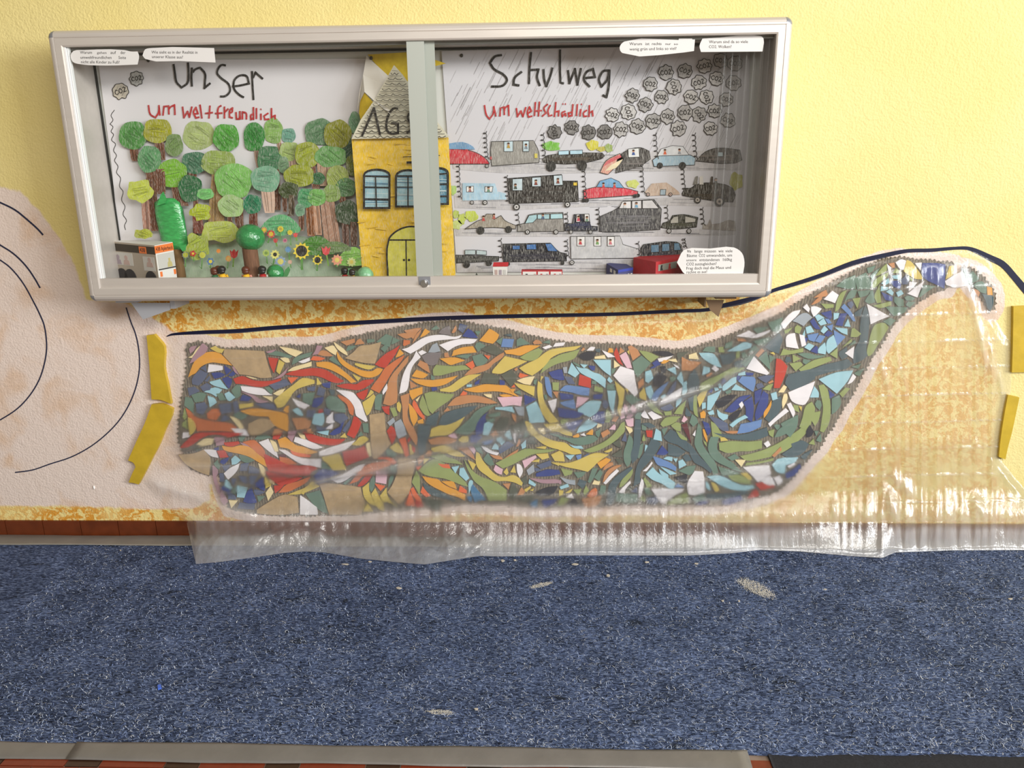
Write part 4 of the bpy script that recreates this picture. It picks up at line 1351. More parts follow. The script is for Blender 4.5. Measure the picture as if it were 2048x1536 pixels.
T((397, 271, 32, 29), (160, 175, 108)); T((547, 262, 19, 25), (124, 162, 82), ((554, 562, 286), (559, 566, 322)), (176, 140, 112)); T((577, 271, 14, 15), (100, 150, 130))
T((508, 274, 21, 29), (44, 126, 46), ((508, 516, 302), (514, 521, 336)), (184, 150, 130)); T((579, 303, 20, 19), (152, 172, 100), ((574, 593, 318), (577, 593, 336)), (190, 158, 136))
T((639, 264, 29, 26), (84, 122, 84)); T((709, 245, 11, 22), (98, 138, 104)); T((696, 300, 18, 25), (58, 92, 66)); T((452, 275, 26, 28), (74, 150, 50))
T((266, 271, 28, 28), (70, 130, 58), ((259, 276, 299), (264, 276, 322))); T((675, 268, 27, 28), (128, 130, 28))
T((315, 262, 29, 24), (152, 152, 30), ((308, 326, 284), (317, 331, 320))); T((348, 290, 18, 23), (104, 132, 72)); T((706, 330, 14, 22), (104, 114, 42))
T((540, 318, 24, 27), (60, 112, 74), ((552, 559, 344), (550, 561, 420)), sq=.35); T((567, 330, 11, 17), (104, 134, 100))
T((615, 309, 25, 25), (142, 152, 40), ((618, 631, 333), (620, 630, 362))); T((661, 313, 32, 21), (96, 148, 80), ((634, 663, 332), (640, 662, 372)), (172, 138, 112))
T((390, 325, 27, 22), (60, 112, 82), ((377, 392, 340), (381, 393, 372))); T((437, 325, 35, 24), (140, 160, 80), ((424, 439, 352), (416, 450, 452)), (170, 134, 84))
T((299, 319, 23, 27), (84, 140, 90), ((291, 311, 342), (302, 316, 462))); T((345, 347, 30, 28), (112, 168, 38), ((342, 360, 376), (352, 378, 412)))
T((320, 352, 3, 3), (104, 62, 40), ((312, 329, 344), (314, 331, 388)), sq=.05)
T((635, 357, 15, 12), (46, 98, 58), ((617, 630, 345), (626, 640, 378))); T((598, 352, 30, 22), (142, 150, 38))
T((675, 356, 22, 25), (140, 154, 76)); T((692, 375, 20, 19), (70, 112, 66), ((678, 690, 395), (684, 694, 420)))
T((381, 377, 24, 27), (36, 98, 56), ((387, 396, 398), (386, 396, 480))); T((411, 388, 17, 11), (110, 182, 102)); T((468, 362, 38, 35), (118, 178, 86), ((468, 484, 390), (472, 487, 462)))
T((531, 358, 29, 26), (112, 160, 130), ((522, 549, 384), (530, 549, 426)), (206, 172, 152)); T((577, 380, 20, 16), (58, 72, 30), ((565, 573, 396), (567, 573, 424)))
T((577, 430, 2, 2), (96, 72, 52), ((578, 588, 396), (578, 588, 432)), (92, 76, 56), .05)
T((663, 387, 18, 17), (122, 146, 74), ((640, 667, 400), (650, 682, 490)), (166, 126, 104)); T((612, 396, 17, 20), (68, 140, 90), ((612, 625, 413), (615, 630, 472)), (140, 84, 44))
T((634, 395, 18, 17), (112, 168, 86), ((626, 638, 411), (631, 644, 470)), (186, 140, 112)); T((462, 412, 26, 22), (156, 186, 122), ((455, 462, 433), (457, 466, 456)))
T((280, 382, 25, 23), (184, 194, 68), ((283, 297, 402), (287, 301, 462)), (170, 124, 106), .25); T((505, 408, 18, 19), (28, 116, 78), ((499, 514, 427), (499, 515, 456)), (110, 52, 34))
T((694, 425, 24, 24), (42, 62, 34), ((684, 696, 444), (686, 698, 492)), (92, 58, 44)); T((708, 440, 10, 4), (42, 62, 34), ((701, 712, 446), (703, 714, 492)), (92, 62, 46))
T((600, 420, 10, 13), (112, 152, 122), ((597, 607, 431), (600, 608, 462))); T((402, 425, 20, 16), (170, 184, 38), ((385, 404, 438), (389, 408, 467)), (112, 52, 34), .4)
T((440, 463, 36, 22), (174, 186, 82), sq=.3); T((395, 493, 24, 26), (160, 176, 62), sq=.35); T((287, 468, 18, 10), (164, 170, 48), sq=.3)
T((560, 447, 42, 18), (90, 162, 108), mound=True); T((632, 490, 40, 18), (68, 120, 40), mound=True); T((705, 512, 32, 18), (122, 170, 74), mound=True)
T((668, 492, 36, 9), (96, 118, 70), mound=True)
def flower(cx, cy, r, petal, core, kr=.5, stem=None, n=9, leaf=(92, 140, 70)):
    f = Flat(ty[0]-.0012-.0003*(cx % 3), .0001)
    if stem: f.line([(cx, cy), (cx+stem[0], cy+stem[1])], max(2, r*.28), leaf, .5); f.poly([(cx+stem[0], cy+stem[1]), (cx+stem[0]-r*.7, cy+stem[1]-r*.8), (cx+stem[0]-1, cy+stem[1]-3)], leaf, .5, k=1)
    P = []
    for i in range(2*n):
        t = math.pi*i/n; k = r if i % 2 == 0 else r*.72; P.append((cx+k*math.cos(t), cy+k*math.sin(t)))
    f.poly(P, petal, .6, 180, 2); f.ell(cx, cy, r*kr, r*kr, core, .5, 10); return f.build('paper_flower', left)
def tulip(cx, cy, r, rgb, stem):
    f = Flat(ty[0]-.0012-.0003*(cx % 3), .0001); f.line([(cx, cy), (cx+stem[0], cy+stem[1])], 3, (110, 150, 60), .5)
    f.poly([(cx-r, cy-r), (cx-r*.5, cy-r*.5), (cx, cy-r*1.1), (cx+r*.5, cy-r*.5), (cx+r, cy-r), (cx+r*.7, cy+r*.6), (cx, cy+r), (cx-r*.7, cy+r*.6)], rgb, .6, k=1); return f.build('paper_flower', left)
flower(603, 502, 18, (226, 200, 62), (44, 40, 34), .62, (1, 38), 11); flower(635, 520, 11, (222, 200, 60), (44, 40, 34), .58, (-1, 22)); tulip(468, 508, 9, (190, 46, 46), (-2, 26)); tulip(652, 502, 9, (206, 70, 74), (5, 30))
flower(561, 523, 12, (140, 160, 190), (220, 206, 110), .5, (0, 18)); flower(674, 520, 12, (222, 150, 120), (224, 200, 100), .4, (0, 14)); flower(550, 509, 10, (222, 214, 120), (40, 40, 30), .4, (-4, 22))
flower(542, 468, 9, (196, 60, 52), (220, 190, 50), .5, (-6, 18)); flower(528, 460, 7, (206, 140, 90), (220, 190, 50)); flower(561, 458, 7, (210, 190, 50), (180, 150, 40), .4, (0, 22)); flower(580, 465, 6, (214, 200, 60), (210, 180, 40), .4, (2, 26))
tulip(591, 470, 5, (204, 66, 60), (3, 12)); flower(570, 481, 5, (196, 120, 140), (160, 80, 110)); tulip(551, 481, 5, (190, 60, 60), (3, 12)); flower(386, 507, 7, (178, 50, 40), (220, 190, 60), .35, (2, 16), 5)
flower(371, 510, 8, (120, 130, 120), (176, 180, 60), .65, (0, 24)); flower(405, 510, 9, (110, 130, 110), (190, 190, 70), .7, (-2, 28)); flower(421, 523, 8, (70, 110, 160), (220, 200, 70), .45, (0, 14), 6); flower(457, 517, 7, (216, 150, 80), (210, 170, 90), .5, (-2, 20))
flower(437, 502, 5, (226, 140, 60), (226, 140, 60)); flower(576, 499, 7, (96, 140, 180), (110, 150, 190), .4, (4, 22)); flower(532, 506, 8, (170, 190, 90), (120, 150, 70), .4, (3, 22)); flower(580, 524, 5, (200, 160, 140), (210, 170, 150), .5, (2, 12)); flower(703, 524, 10, (190, 196, 130), (200, 180, 90), .4)
# ---- little clouds reading CO2
GLY = {'C': ['1,-.75 .5,-1 .05,-.6 .05,-.3 .5,0 1,-.2'], 'O': ['.5,-1 .05,-.6 .1,-.2 .5,0 .95,-.3 .9,-.7 .5,-1'], '2': ['.1,-.8 .5,-1 .85,-.75 .1,0 1,0']}
def cloud(cx, cy, r, parent, y, rgb, rot=0):
    f = Flat(y, .0001); n = 8; P = []; a0 = random.random()*6
    for i in range(n*2):
        t = 2*math.pi*i/(2*n)+a0; k = r*(1.04 if i % 2 else .9)*random.uniform(.93, 1.08); P.append((cx+k*math.cos(t), cy+k*math.sin(t)))
    P = smooth_poly(P, 180, 3); f.poly(P, rgb, .7, k=1); f.loop(P, 1.5, BLACK)
    for k in range(5):
        u = random.uniform(-.6, .6)*r; f.line([(cx+u-4, cy+r*.6), (cx+u+4, cy-r*.6)], 1, shade(rgb, .86), .3)
    c, s = math.cos(rot), math.sin(rot)
    for k, ch in enumerate('CO2'):
        for st in GLY[ch]:
            Q = [((-1+k*.72+q[0]*.58)*r*.72, (.38+q[1]*.85)*r*.72) for q in pts(st)]
            f.line(hand([(cx+q[0]*c-q[1]*s, cy+q[0]*s+q[1]*c) for q in Q], 1), 1.5, BLACK)
    return f.build('paper_cloud', parent)
cloud(241, 182, 16, left, YP-.002, (188, 178, 162), -.4); cloud(273, 157, 14, left, YP-.002, (166, 164, 160), -.2)
for q in pts('1332,145 1370,142 1409,132 1441,121 1470,127 1301,168 1348,174 1398,165 1433,157 1467,166 1265,191 1291,209 1323,194 1382,194 1413,194 1453,199 1257,224 1306,242 1335,233 1370,225 1398,229 1429,222 1456,241 1242,259 1275,253 1357,257 1421,257 1225,230 1109,264 1143,255 1177,265 1210,264'):
    g = random.randint(162, 200) if q[0] > 1215 else random.choice((112, 120, 170)); cloud(q[0], q[1], random.uniform(13.6, 15.6), right, YP-.0032-(q[0] % 3)*.0007, (g, g-4, g-6), random.uniform(-.35, .35)+(1.2 if random.random() < .12 else 0))
# ---- grey pencil sky, roads, smoke curls
f = Flat(YP-.0013, .000004)
for k in range(230):
    x = random.uniform(880, 1500); y = random.uniform(105, 300); l = random.uniform(20, 60)
    if x+l*.55 < 1490 and x > 900: f.line([(x, y+l/2), (x+l*.5, y-l/2)], .8, random.choice(((176, 173, 176), (190, 187, 190), (158, 155, 158))), .5)
f.build('pencil_hatching', right)
for P in ('904,312 1080,318 1300,304 1480,300 1482,340 1340,342 1180,346 1000,346 906,338', '908,388 1010,392 1030,408 1240,398 1470,392 1474,414 1240,410 1030,420 910,416', '910,456 1200,462 1470,455 1470,470 1200,474 912,472', '914,520 1010,524 1200,520 1470,516 1474,540 1200,542 916,544'):
    P = pts(P); f = Flat(YP-.0018, .00003); f.poly(P, (186, 182, 184), .9, 60, 2); xs = [p[0] for p in P]; ys = [p[1] for p in P]
    for k in range(26):
        x = random.uniform(min(xs)+8, max(xs)-90); y = random.uniform(min(ys)+8, max(ys)-5); f.line([(x, y), (x+random.uniform(30, 80), y+random.uniform(-2, 2))], 1, random.choice(((138, 136, 140), (160, 158, 160), (120, 118, 122))), .4)
    f.build('pencil_road', right)
for (x, y0, y1) in ((971, 262, 318), (1086, 265, 316), (917, 328, 398), (1013, 350, 406), (1168, 338, 398), (1035, 425, 455), (1133, 424, 460), (1196, 415, 452), (1001, 476, 520), (1133, 478, 516), (1284, 328, 388), (1366, 334, 382), (1333, 410, 452), (1404, 414, 452), (1276, 482, 515), (1368, 476, 496), (1311, 265, 318), (1389, 265, 318)):
    n = max(3, (y1-y0)//9); Q = []
    for i in range(n*8+1):
        t = i/8; Q.append((x+3.4*math.cos(t*2*math.pi)+(t/n)**2*4-1, y0+(y1-y0)*t/n+3.2*math.sin(t*2*math.pi)))
    Flat(YP-.0030).line(Q, 1.3, BLACK).build('smoke_curl', right)
def car(body, rgb, windows=(), wheels=(), wrgb=(190, 208, 214), people=(), extra=(), outline=True):
    f = Flat(YP-.0036, .00008); P = pts(body); xs = [p[0] for p in P]; ys = [p[1] for p in P]; S = smooth_poly(P, 40, 3)
    f.poly(S, rgb, 1, k=1)
    if outline: f.loop(S, 1.2, BLACK)
    if sum(rgb) < 240:
        for k in range(8):
            y = random.uniform(min(ys)+(max(ys)-min(ys))*.5, max(ys)-5); x = random.uniform(min(xs)+6, min(xs)+(max(xs)-min(xs))*.5); f.line([(x, y), (x+(max(xs)-x)*.7, y-1)], 1.1, shade(rgb, 1.7), .4)
    for w in windows: Q = pts(w); f.poly(Q, wrgb, .6, k=1); f.loop(Q, 1, BLACK)
    for (x, y, c) in people:
        f.poly([(x-3.4, y+6), (x+3.4, y+6), (x+1.6, y), (x-1.6, y)], c, .4, k=1); f.ell(x, y-2, 2.4, 2.6, (198, 150, 120), .2, 8); f.ell(x, y-3.4, 2.6, 1.8, (70, 46, 34), .2, 8)
    for (x, y, r, c) in wheels:
        f.ell(x, y, r, r, (44, 42, 40), .4, 12)
        if c: f.ell(x, y, r*.62, r*.62, c, .5, 10); f.ell(x, y, r*.25, r*.25, (60, 58, 56), .2, 8)
    for (P2, c) in extra: f.poly(pts(P2), c, .7)
    return f.build('drawn_car', right)
GW = (196, 192, 190)
car('898,298 935,300 958,308 975,321 979,328 898,328', (190, 58, 68), (), ((974, 332, 4, GW),), extra=(('898,287 925,284 946,293 950,299 898,298', (110, 150, 186)),), people=((914, 294, (190, 60, 60)), (933, 295, (190, 60, 60))))
car('983,283 1067,281 1078,305 1078,325 984,332 981,305', (142, 138, 132), ('1008,283 1026,282 1026,303 1008,303', '1046,282 1058,282 1058,303 1046,303'), (), people=((1017, 290, (186, 150, 70)), (1052, 292, (120, 130, 140))), extra=(('1069,307 1075,307 1075,316 1069,316', (206, 190, 90)), ('980,313 984,313 984,319 980,319', (180, 60, 60))))
car('1085,318 1095,311 1205,306 1209,312 1202,318 1095,326 1087,324', (48, 42, 36), ('1117,302 1138,301 1138,309 1117,310', '1140,301 1165,300 1165,308 1140,309'), ((1102, 333, 10, None), (1164, 331, 10, None)), (176, 206, 220))
car('1200,345 1212,322 1240,307 1247,318 1216,349', (206, 150, 132), (), extra=(('1206,334 1214,322 1240,309 1243,314 1216,328', (198, 92, 96)), ('1210,342 1222,330 1246,318 1232,336', (222, 206, 170))))
car('1235,318 1250,303 1280,295 1298,302 1301,318 1282,331 1232,346', (66, 62, 60), ('1256,298 1278,296 1279,314 1257,315',), (), (214, 214, 212), ((1267, 304, (50, 80, 140)),))
car('1305,320 1318,312 1380,310 1391,316 1389,330 1308,333', (152, 176, 190), ('1314,312 1322,298 1345,291 1366,293 1378,310',), ((1320, 331, 6, None), (1365, 331, 7, None)), (206, 206, 208), ((1330, 303, (206, 90, 50)), (1359, 302, (140, 140, 146))))
car('1392,322 1410,304 1435,296 1480,300 1484,320 1470,326', (74, 68, 64), ('1436,304 1446,304 1446,313 1436,313',))
car('925,366 990,367 995,383 1012,387 1013,399 925,401', (164, 194, 212), ('933,373 947,372 947,384 933,384', '970,373 986,373 984,384 970,384'), ((944, 405, 4, GW), (970, 405, 5, GW)), (224, 222, 220), ((940, 378, (150, 110, 110)), (977, 378, (110, 140, 120))), outline=False)
car('1016,357 1123,349 1124,362 1155,362 1157,403 1020,407', (36, 31, 28), ('1025,358 1045,357 1045,381 1025,381', '1064,355 1082,354 1082,373 1064,373', '1107,351 1124,350 1126,370 1108,371'), ((1033, 414, 7, GW), (1135, 409, 6, GW)), (190, 204, 210), ((1031, 372, (50, 60, 50)), (1072, 364, (120, 50, 40)), (1116, 361, (120, 60, 50))), (('1147,365 1154,365 1154,371 1147,371', (220, 186, 50)),))
car('1167,380 1193,374 1249,376 1276,383 1275,390 1220,394 1168,398', (200, 62, 76), ('1193,374 1200,362 1222,356 1238,363 1248,376',), ((1167, 401, 4, None), (1174, 401, 4, None), (1270, 392, 4, None), (1276, 391, 4, None)), (112, 160, 196), ((1207, 370, (190, 60, 60)), (1229, 370, (190, 60, 60))))
car('1290,384 1304,367 1333,365 1357,383 1361,389 1298,392', (184, 160, 142), ('1321,379 1332,379 1331,390 1320,390',), ((1296, 389, 4, (190, 160, 150)), (1341, 389, 4, (190, 160, 150))), (150, 166, 176), outline=False)
car('1364,387 1370,376 1382,376 1392,369 1450,369 1466,377 1471,390 1466,404 1431,402 1365,391', (44, 38, 30), (), ((1395, 400, 7, (170, 160, 150)), (1439, 403, 10, (170, 160, 150))), extra=(('1386,369 1391,353 1396,352 1395,369', (120, 116, 108)), ('1399,369 1399,353 1406,352 1407,369', (206, 200, 192)), ('1420,369 1422,353 1426,353 1426,369', (70, 60, 50))), people=((1432, 361, (60, 50, 40)),))
car('930,458 942,450 957,441 966,438 973,428 984,428 988,439 1002,431 1010,441 1032,451 1031,458 988,455', (152, 142, 128), (), ((961, 461, 8, None), (1017, 459, 7, None)), people=((967, 436, (190, 70, 70)), (988, 432, (170, 90, 80))))
car('1035,449 1049,447 1057,430 1072,427 1126,425 1128,463 1035,463', (132, 127, 122), ('1050,447 1058,431 1074,429 1074,437 1066,445', '1075,429 1099,428 1099,438 1075,438', '1101,428 1125,427 1126,437 1101,438'), ((1055, 464, 5, GW), (1112, 464, 5, GW)), (164, 198, 204), ((1086, 432, (70, 90, 120)),))
car('1129,447 1145,447 1148,429 1177,428 1181,452 1195,453 1195,461 1130,462', (32, 34, 50), ('1153,429 1159,429 1160,444 1152,444', '1169,428 1178,428 1179,443 1169,443'), ((1142, 464, 4, GW), (1181, 464, 4, GW)), (222, 218, 216), ((1157, 436, (190, 70, 90)), (1174, 437, (110, 140, 120))))
car('1198,434 1240,413 1247,402 1308,399 1323,418 1320,459 1220,464 1199,463', (74, 72, 74), ('1238,417 1245,403 1262,402 1262,417', '1264,402 1283,401 1283,417 1264,417', '1285,401 1304,400 1318,417 1285,417'), (), (206, 202, 202), ((1250, 410, (190, 190, 190)), (1273, 409, (110, 160, 190))))
car('1322,455 1326,446 1339,441 1345,431 1368,429 1396,435 1393,454 1345,458', (48, 48, 38), ('1341,442 1347,434 1357,432 1357,446 1341,447', '1370,432 1392,437 1391,444 1370,446'), ((1338, 462, 5, GW), (1378, 462, 5, GW)), (176, 172, 162))
car('1405,458 1406,447 1415,450 1420,438 1424,448 1440,446 1456,440 1470,442 1472,462', (150, 141, 134), outline=False)
car('912,510 998,513 997,522 913,526', (52, 51, 48), ('930,500 951,500 951,509 930,509', '953,500 973,502 973,510 953,509'), ((933, 529, 7, None), (978, 526, 6, None)), (176, 190, 192))
car('1006,488 1101,486 1119,504 1133,507 1133,522 1007,524', (30, 29, 36), ('1025,491 1040,491 1040,499 1025,499', '1053,489 1072,488 1073,499 1053,499', '1090,487 1102,487 1116,503 1096,502'), ((1016, 528, 4, None), (1125, 526, 4, None)), (62, 108, 164))
car('1141,473 1240,472 1246,489 1277,498 1278,516 1142,518', (188, 186, 188), ('1154,473 1170,473 1170,492 1154,492', '1188,473 1202,473 1202,492 1188,492', '1215,473 1229,473 1229,492 1215,492'), ((1144, 525, 5, GW),), (222, 218, 216), ((1161, 483, (186, 60, 70)), (1195, 483, (110, 150, 90)), (1221, 483, (196, 110, 120))))
car('1281,497 1287,489 1353,484 1363,490 1366,507 1357,511 1284,515', (34, 34, 40), ('1302,490 1318,489 1318,504 1302,505', '1324,488 1339,487 1339,502 1324,503', '1348,486 1358,486 1362,500 1348,501'), (), (86, 122, 146))
def bush(cx, cy, rx, ry, rgb): f = Flat(YP-.0034, .0001); f.poly(crown_pts(cx, cy, rx, ry, .35, 11), rgb, 1, 180, 2); f.build('paper_bush', right)
for q in ((1104, 292, 17, 10, (112, 178, 60)), (1185, 290, 12, 10, (200, 190, 60)), (1203, 298, 8, 5, (190, 180, 80)), (1218, 296, 8, 8, (150, 170, 90)), (924, 438, 8, 10, (176, 190, 76)), (943, 432, 13, 10, (186, 198, 80)), (912, 428, 6, 8, (170, 186, 90)), (914, 450, 9, 9, (190, 204, 120)), (907, 380, 6, 10, (160, 190, 110)), (1265, 368, 12, 8, (190, 196, 100)), (1472, 362, 13, 18, (168, 166, 60))): bush(*q)
tack = mat('dark_tack', (72, 68, 62), .35, .6)
for (x, y, p) in ((923, 111, right), (296, 121, left)):
    c = W(x, y, YP-.002); b = MB(); b.ball(c, (.005, .003, .005), 10, 6); b.build('drawing_pin', tack, p)

# ================================================================== things standing in the case
ZF = .8702
def pyfloor(px, y):   # where the case floor shows along a sight line column at depth y
    return pj(np.array([W(px, 556, y)[0], y, ZF]))[1]
YS = -.076
card_y = mat('yellow_card', (226, 186, 58), .8, spec=.2)
pb = pts('703,277 897,275 912,%.1f 727,%.1f' % (pyfloor(912, YS), pyfloor(727, YS)))
school = slab('paper_school', pb, YS, YS+.002, card_y, None, k=1)
tag(school, 'tall yellow paper school building with arched windows and grey roof lettered AGS', 'paper building')
f = Flat(YS, .0002); f.poly(pb, (226, 186, 50), 1, k=1)
for k in range(60):
    x = random.uniform(712, 880); y = random.uniform(284, 545); f.line([(x, y), (x+random.uniform(8, 24), y+random.uniform(-4, 4))], 2, random.choice(((232, 196, 68), (221, 180, 44))), .5)
f.build('coloured_front', school)
f = Flat(YS-.014, .0002); rf = pts('703,278 721,240 750,198 788,130 806,150 832,188 862,228 899,274'); f.poly(rf, (204, 198, 176), .9, k=1)
for j in range(13):
    yy = 272-j*10.5; wl = (278-yy)/148; xa, xb = 703+85*wl+3, 899-111*wl-3; Q = []; n = max(2, int((xb-xa)/13))
    for i in range(n*4+1):
        t = i/(n*4); Q.append((xa+(xb-xa)*t, yy+3.2*abs(math.sin(t*n*math.pi))+random.uniform(-.8, .8)))
    f.line(Q, 1.3, (70, 68, 62)); f.line([(xa+2, yy-5), (xb-2, yy-4+random.uniform(-1, 1))], 1, (110, 106, 96))
roof = f.build('roof', school)
for s in ('724,272 748,216 760,270', '796,217 788,216 775,236 774,260 782,267 796,266 796,247 782,246', '822,222 815,235 821,247 823,258 813,266'):
    Flat(YS-.0178, .0001).line(hand(pts(s), 4), 4.4, BLACK).build('letter', roof)
def arch(x0, x1, yt, ys, yb, n=8):
    cx = (x0+x1)/2; return [(x0, yb), (x0, ys)]+[(cx+(x1-x0)/2*math.cos(math.pi*(1-i/n)), ys-(ys-yt)*math.sin(math.pi*i/n)) for i in range(1, n)]+[(x1, ys), (x1, yb)]
def win(x0, x1, yt, ys, yb, rgb, bars):
    f = Flat(YS-.0135, .0002); A_ = arch(x0, x1, yt, ys, yb); f.poly(A_, rgb, .9, k=1)
    for k in range(14):
        y = random.uniform(ys, yb-3); f.line([(x0+3, y), (x1-3, y+random.uniform(-2, 2))], 1.3, random.choice(((96, 140, 170), (190, 206, 208))), .4)
    f.loop(A_, 4, BLACK)
    for (a, b_, w) in bars: f.line([a, b_], w, BLACK)
    return f
win(728, 779, 339, 350, 416, (150, 186, 196), (((728, 352), (777, 353), 3), ((751, 353), (753, 415), 2.6), ((729, 374), (778, 375), 2.6), ((730, 398), (779, 399), 3.4))).build('paper_window', school)
win(792, 842, 340, 352, 413, (150, 186, 196), (((792, 352), (842, 352), 3), ((816, 352), (816, 413), 2.8), ((792, 374), (842, 374), 1.6))).build('paper_window', school)
win(860, 896, 336, 346, 408, (88, 136, 156), (((860, 349), (895, 347), 3), ((876, 347), (873, 407), 3), ((860, 369), (895, 368), 3), ((861, 393), (895, 392), 3))).build('paper_window', school)
f = Flat(YS-.0135, .0002); A_ = [(776, 560), (778, 478), (788, 466), (806, 456), (824, 453), (848, 458), (858, 470), (862, 560)]; f.poly(A_, (216, 210, 92), .7, 50, 2); f.line(hand(A_, 3), 3.4, BLACK); f.line([(778, 480), (860, 480)], 3, BLACK); f.line([(812, 481), (813, 558)], 2.4, BLACK)
f.ell(808, 520, 2.4, 2.2, BLACK, .2, 8); f.ell(818, 520, 2.6, 2.4, BLACK, .2, 8); f.build('paper_door', school)
f = Flat(YS-.0135, .0002); f.line([(806, 314), (880, 311)], 1.6, BLACK); f.line([(813, 325), (874, 323)], 4.6, BLACK); f.build('pencil_line', school)
# star with the curled corner, pinned behind
ysn = mat('yellow_paper', (208, 178, 52), .8, spec=.2, noise=.2, nscale=50); wpap = mat('white_paper_back', (214, 208, 198), .8, spec=.2)
star = slab('paper_star', pts('735,109 770,107 820,104 856,115 892,127 866,133 850,139 818,166 789,134 776,151 752,129'), -.052, -.051, ysn, None, k=1)
tag(star, 'pointed yellow paper star with a curled white corner pinned behind the school roof', 'paper star')
def curl(P, ys, m, name):
    v = [W(p[0], p[1], y) for p, y in zip(P, ys)]; n = len(v); v += [(p[0], p[1]+.0008, p[2]) for p in v]
    b = MB(); b.prism(v[:n], v[n:]); return b.build(name, m, star)
curl(pts('733,111 752,129 777,152 774,172 781,229 752,205 729,184 721,200 714,226 718,188 726,150'), [-.053, -.056, -.058, -.062, -.0955, -.092, -.085, -.08, -.07, -.065, -.058], wpap, 'curled_corner')
curl(pts('729,185 746,204 736,224 722,243 718,226 720,202'), [-.080, -.086, -.08, -.072, -.068, -.07], ysn, 'star_point')
b = MB(); b.ball(W(742, 116, -.056), (.005, .003, .005), 10, 6); b.build('drawing_pin', tack, star)

# the paper bus
def box_from(near, lf, rt, yn, yl, yr):
    """a cardboard box: its near, left and right top corners as sighted, each at its own depth"""
    A_ = W(near[0], near[1], yn); B1 = W(lf[0], lf[1], yl); C1 = W(rt[0], rt[1], yr); return A_, B1, C1, A_[2]
def carton(name, A_, B1, C1, zt, m, zb=ZF):
    D1 = B1+C1-A_; b = MB(); q = [A_, C1, D1, B1]
    v = [(p[0], p[1], zb) for p in q]+[tuple(p) for p in q]; b.add(v, [(0, 3, 2, 1), (4, 5, 6, 7), (0, 1, 5, 4), (1, 2, 6, 5), (2, 3, 7, 6), (3, 0, 4, 7)]); return b.build(name, m)
ZK = .72   # what is drawn on a box keeps to the part above the frame
def face_quad(A_, E, zt, u0, u1, z0, z1, name, m, parent, off=.0008, zb=ZF, rnd=None):
    zk = 1 if z1 == 1.0 else ZK
    """a patch on the upright face from A_ towards E; u along it, z as fraction of its height from the top"""
    d = E-A_; nrm = np.array([d[1], -d[0], 0]); nrm /= np.linalg.norm(nrm)
    if nrm[1] > 0: nrm = -nrm
    P = rnd or [(u0, z0), (u1, z0), (u1, z1), (u0, z1)]
    TZ = lambda u, z: (A_[2]+d[2]*u)*(1-z*zk)+zb*z*zk
    fr = [(*(A_+d*u+nrm*off)[:2], TZ(u, z)) for u, z in P]; bk = [(*(A_+d*u-nrm*.0001)[:2], TZ(u, z)) for u, z in P]; n = len(P)
    f = [tuple(range(n)), tuple(range(2*n-1, n-1, -1))]+[(i, (i+1) % n, n+(i+1) % n, n+i) for i in range(n)]
    me = mesh(name, fr+bk, f, m); bm = bmesh.new(); bm.from_mesh(me); bmesh.ops.recalc_face_normals(bm, faces=bm.faces); bm.to_mesh(me); bm.free(); return link(name, me, parent)
white_c = mat('white_card', (224, 220, 214), .8, spec=.2); grey_c = mat('grey_card', (172, 160, 146), .8, spec=.2); dk = mat('dark_brown_paint', (54, 44, 30), .7); blk = mat('black_card', (42, 38, 40), .8); orange_c = mat('orange_card', (232, 120, 52), .7); penc = mat('pencil_grey', (196, 192, 186), .8)
greenb = mat('grey_green_card', (176, 172, 150), .8); lilac = mat('lilac_crayon', (160, 146, 154), .8); pinkc = mat('pink_crayon', (186, 160, 152), .8); redc = mat('red_paint', (186, 42, 48), .55, noise=.15, nscale=60); inkm = mat('black_pen', (30, 26, 26), .7)
A1, B1, C1, zt = box_from((309, 491), (216, 482), (345, 484), -.138, -.04, -.07)
bus = carton('paper_bus', A1, B1, C1, zt, white_c); tag(bus, 'white cardboard bus with dark roof band and orange 438 sign, left end of case', 'paper bus')
def fq(E, *a, **k): return face_quad(A1, E, zt, *a, parent=bus, **k)
face_quad(A1, B1, zt, .0, 1.0, .0, 1.0, 'grey_side', grey_c, bus); face_quad(A1, B1, zt, 0, .95, .05, .27, 'roof_band', dk, bus, .0014)
face_quad(A1, B1, zt, .18, .33, .07, .27, 'route_sign', orange_c, bus, .002); face_quad(A1, B1, zt, .5, .95, .3, .68, 'bus_window', penc, bus, .0014); face_quad(A1, B1, zt, .04, .28, .36, .78, 'bus_window', penc, bus, .0014)
for u, m_ in ((.82, lilac), (.64, pinkc), (.14, pinkc)):
    face_quad(A1, B1, zt, 0, 0, 0, 0, 'drawn_passenger', m_, bus, .002, rnd=[(u-.07, .66), (u-.055, .53), (u-.02, .51), (u-.034, .47), (u-.034, .41), (u, .37), (u+.034, .41), (u+.034, .47), (u+.02, .51), (u+.055, .53), (u+.07, .66)])
for u, r in ((.78, .13), (.6, .13), (.15, .12)):
    face_quad(A1, B1, zt, 0, 0, 0, 0, 'wheel', blk, bus, .003, rnd=[(u+r*math.cos(t*math.pi/10), 1.08-.3*math.sin(t*math.pi/10)) for t in range(11)])
face_quad(A1, C1, zt, -.02, 1.0, .02, .24, 'route_sign', orange_c, bus); face_quad(A1, C1, zt, .06, .98, .28, .72, 'windscreen', penc, bus); face_quad(A1, C1, zt, .05, 1.0, .715, .75, 'window_rim', blk, bus, .0012)
for u in (.1, .86): face_quad(A1, C1, zt, u, u+.12, .8, .95, 'lamp', orange_c, bus)
face_quad(A1, C1, zt, 0, 0, 0, 0, 'drawn_passenger', mat('ochre_crayon', (190, 176, 120), .8), bus, .0014, rnd=[(.55, .7), (.58, .56), (.63, .54), (.63, .44), (.74, .44), (.74, .54), (.8, .56), (.83, .7)])
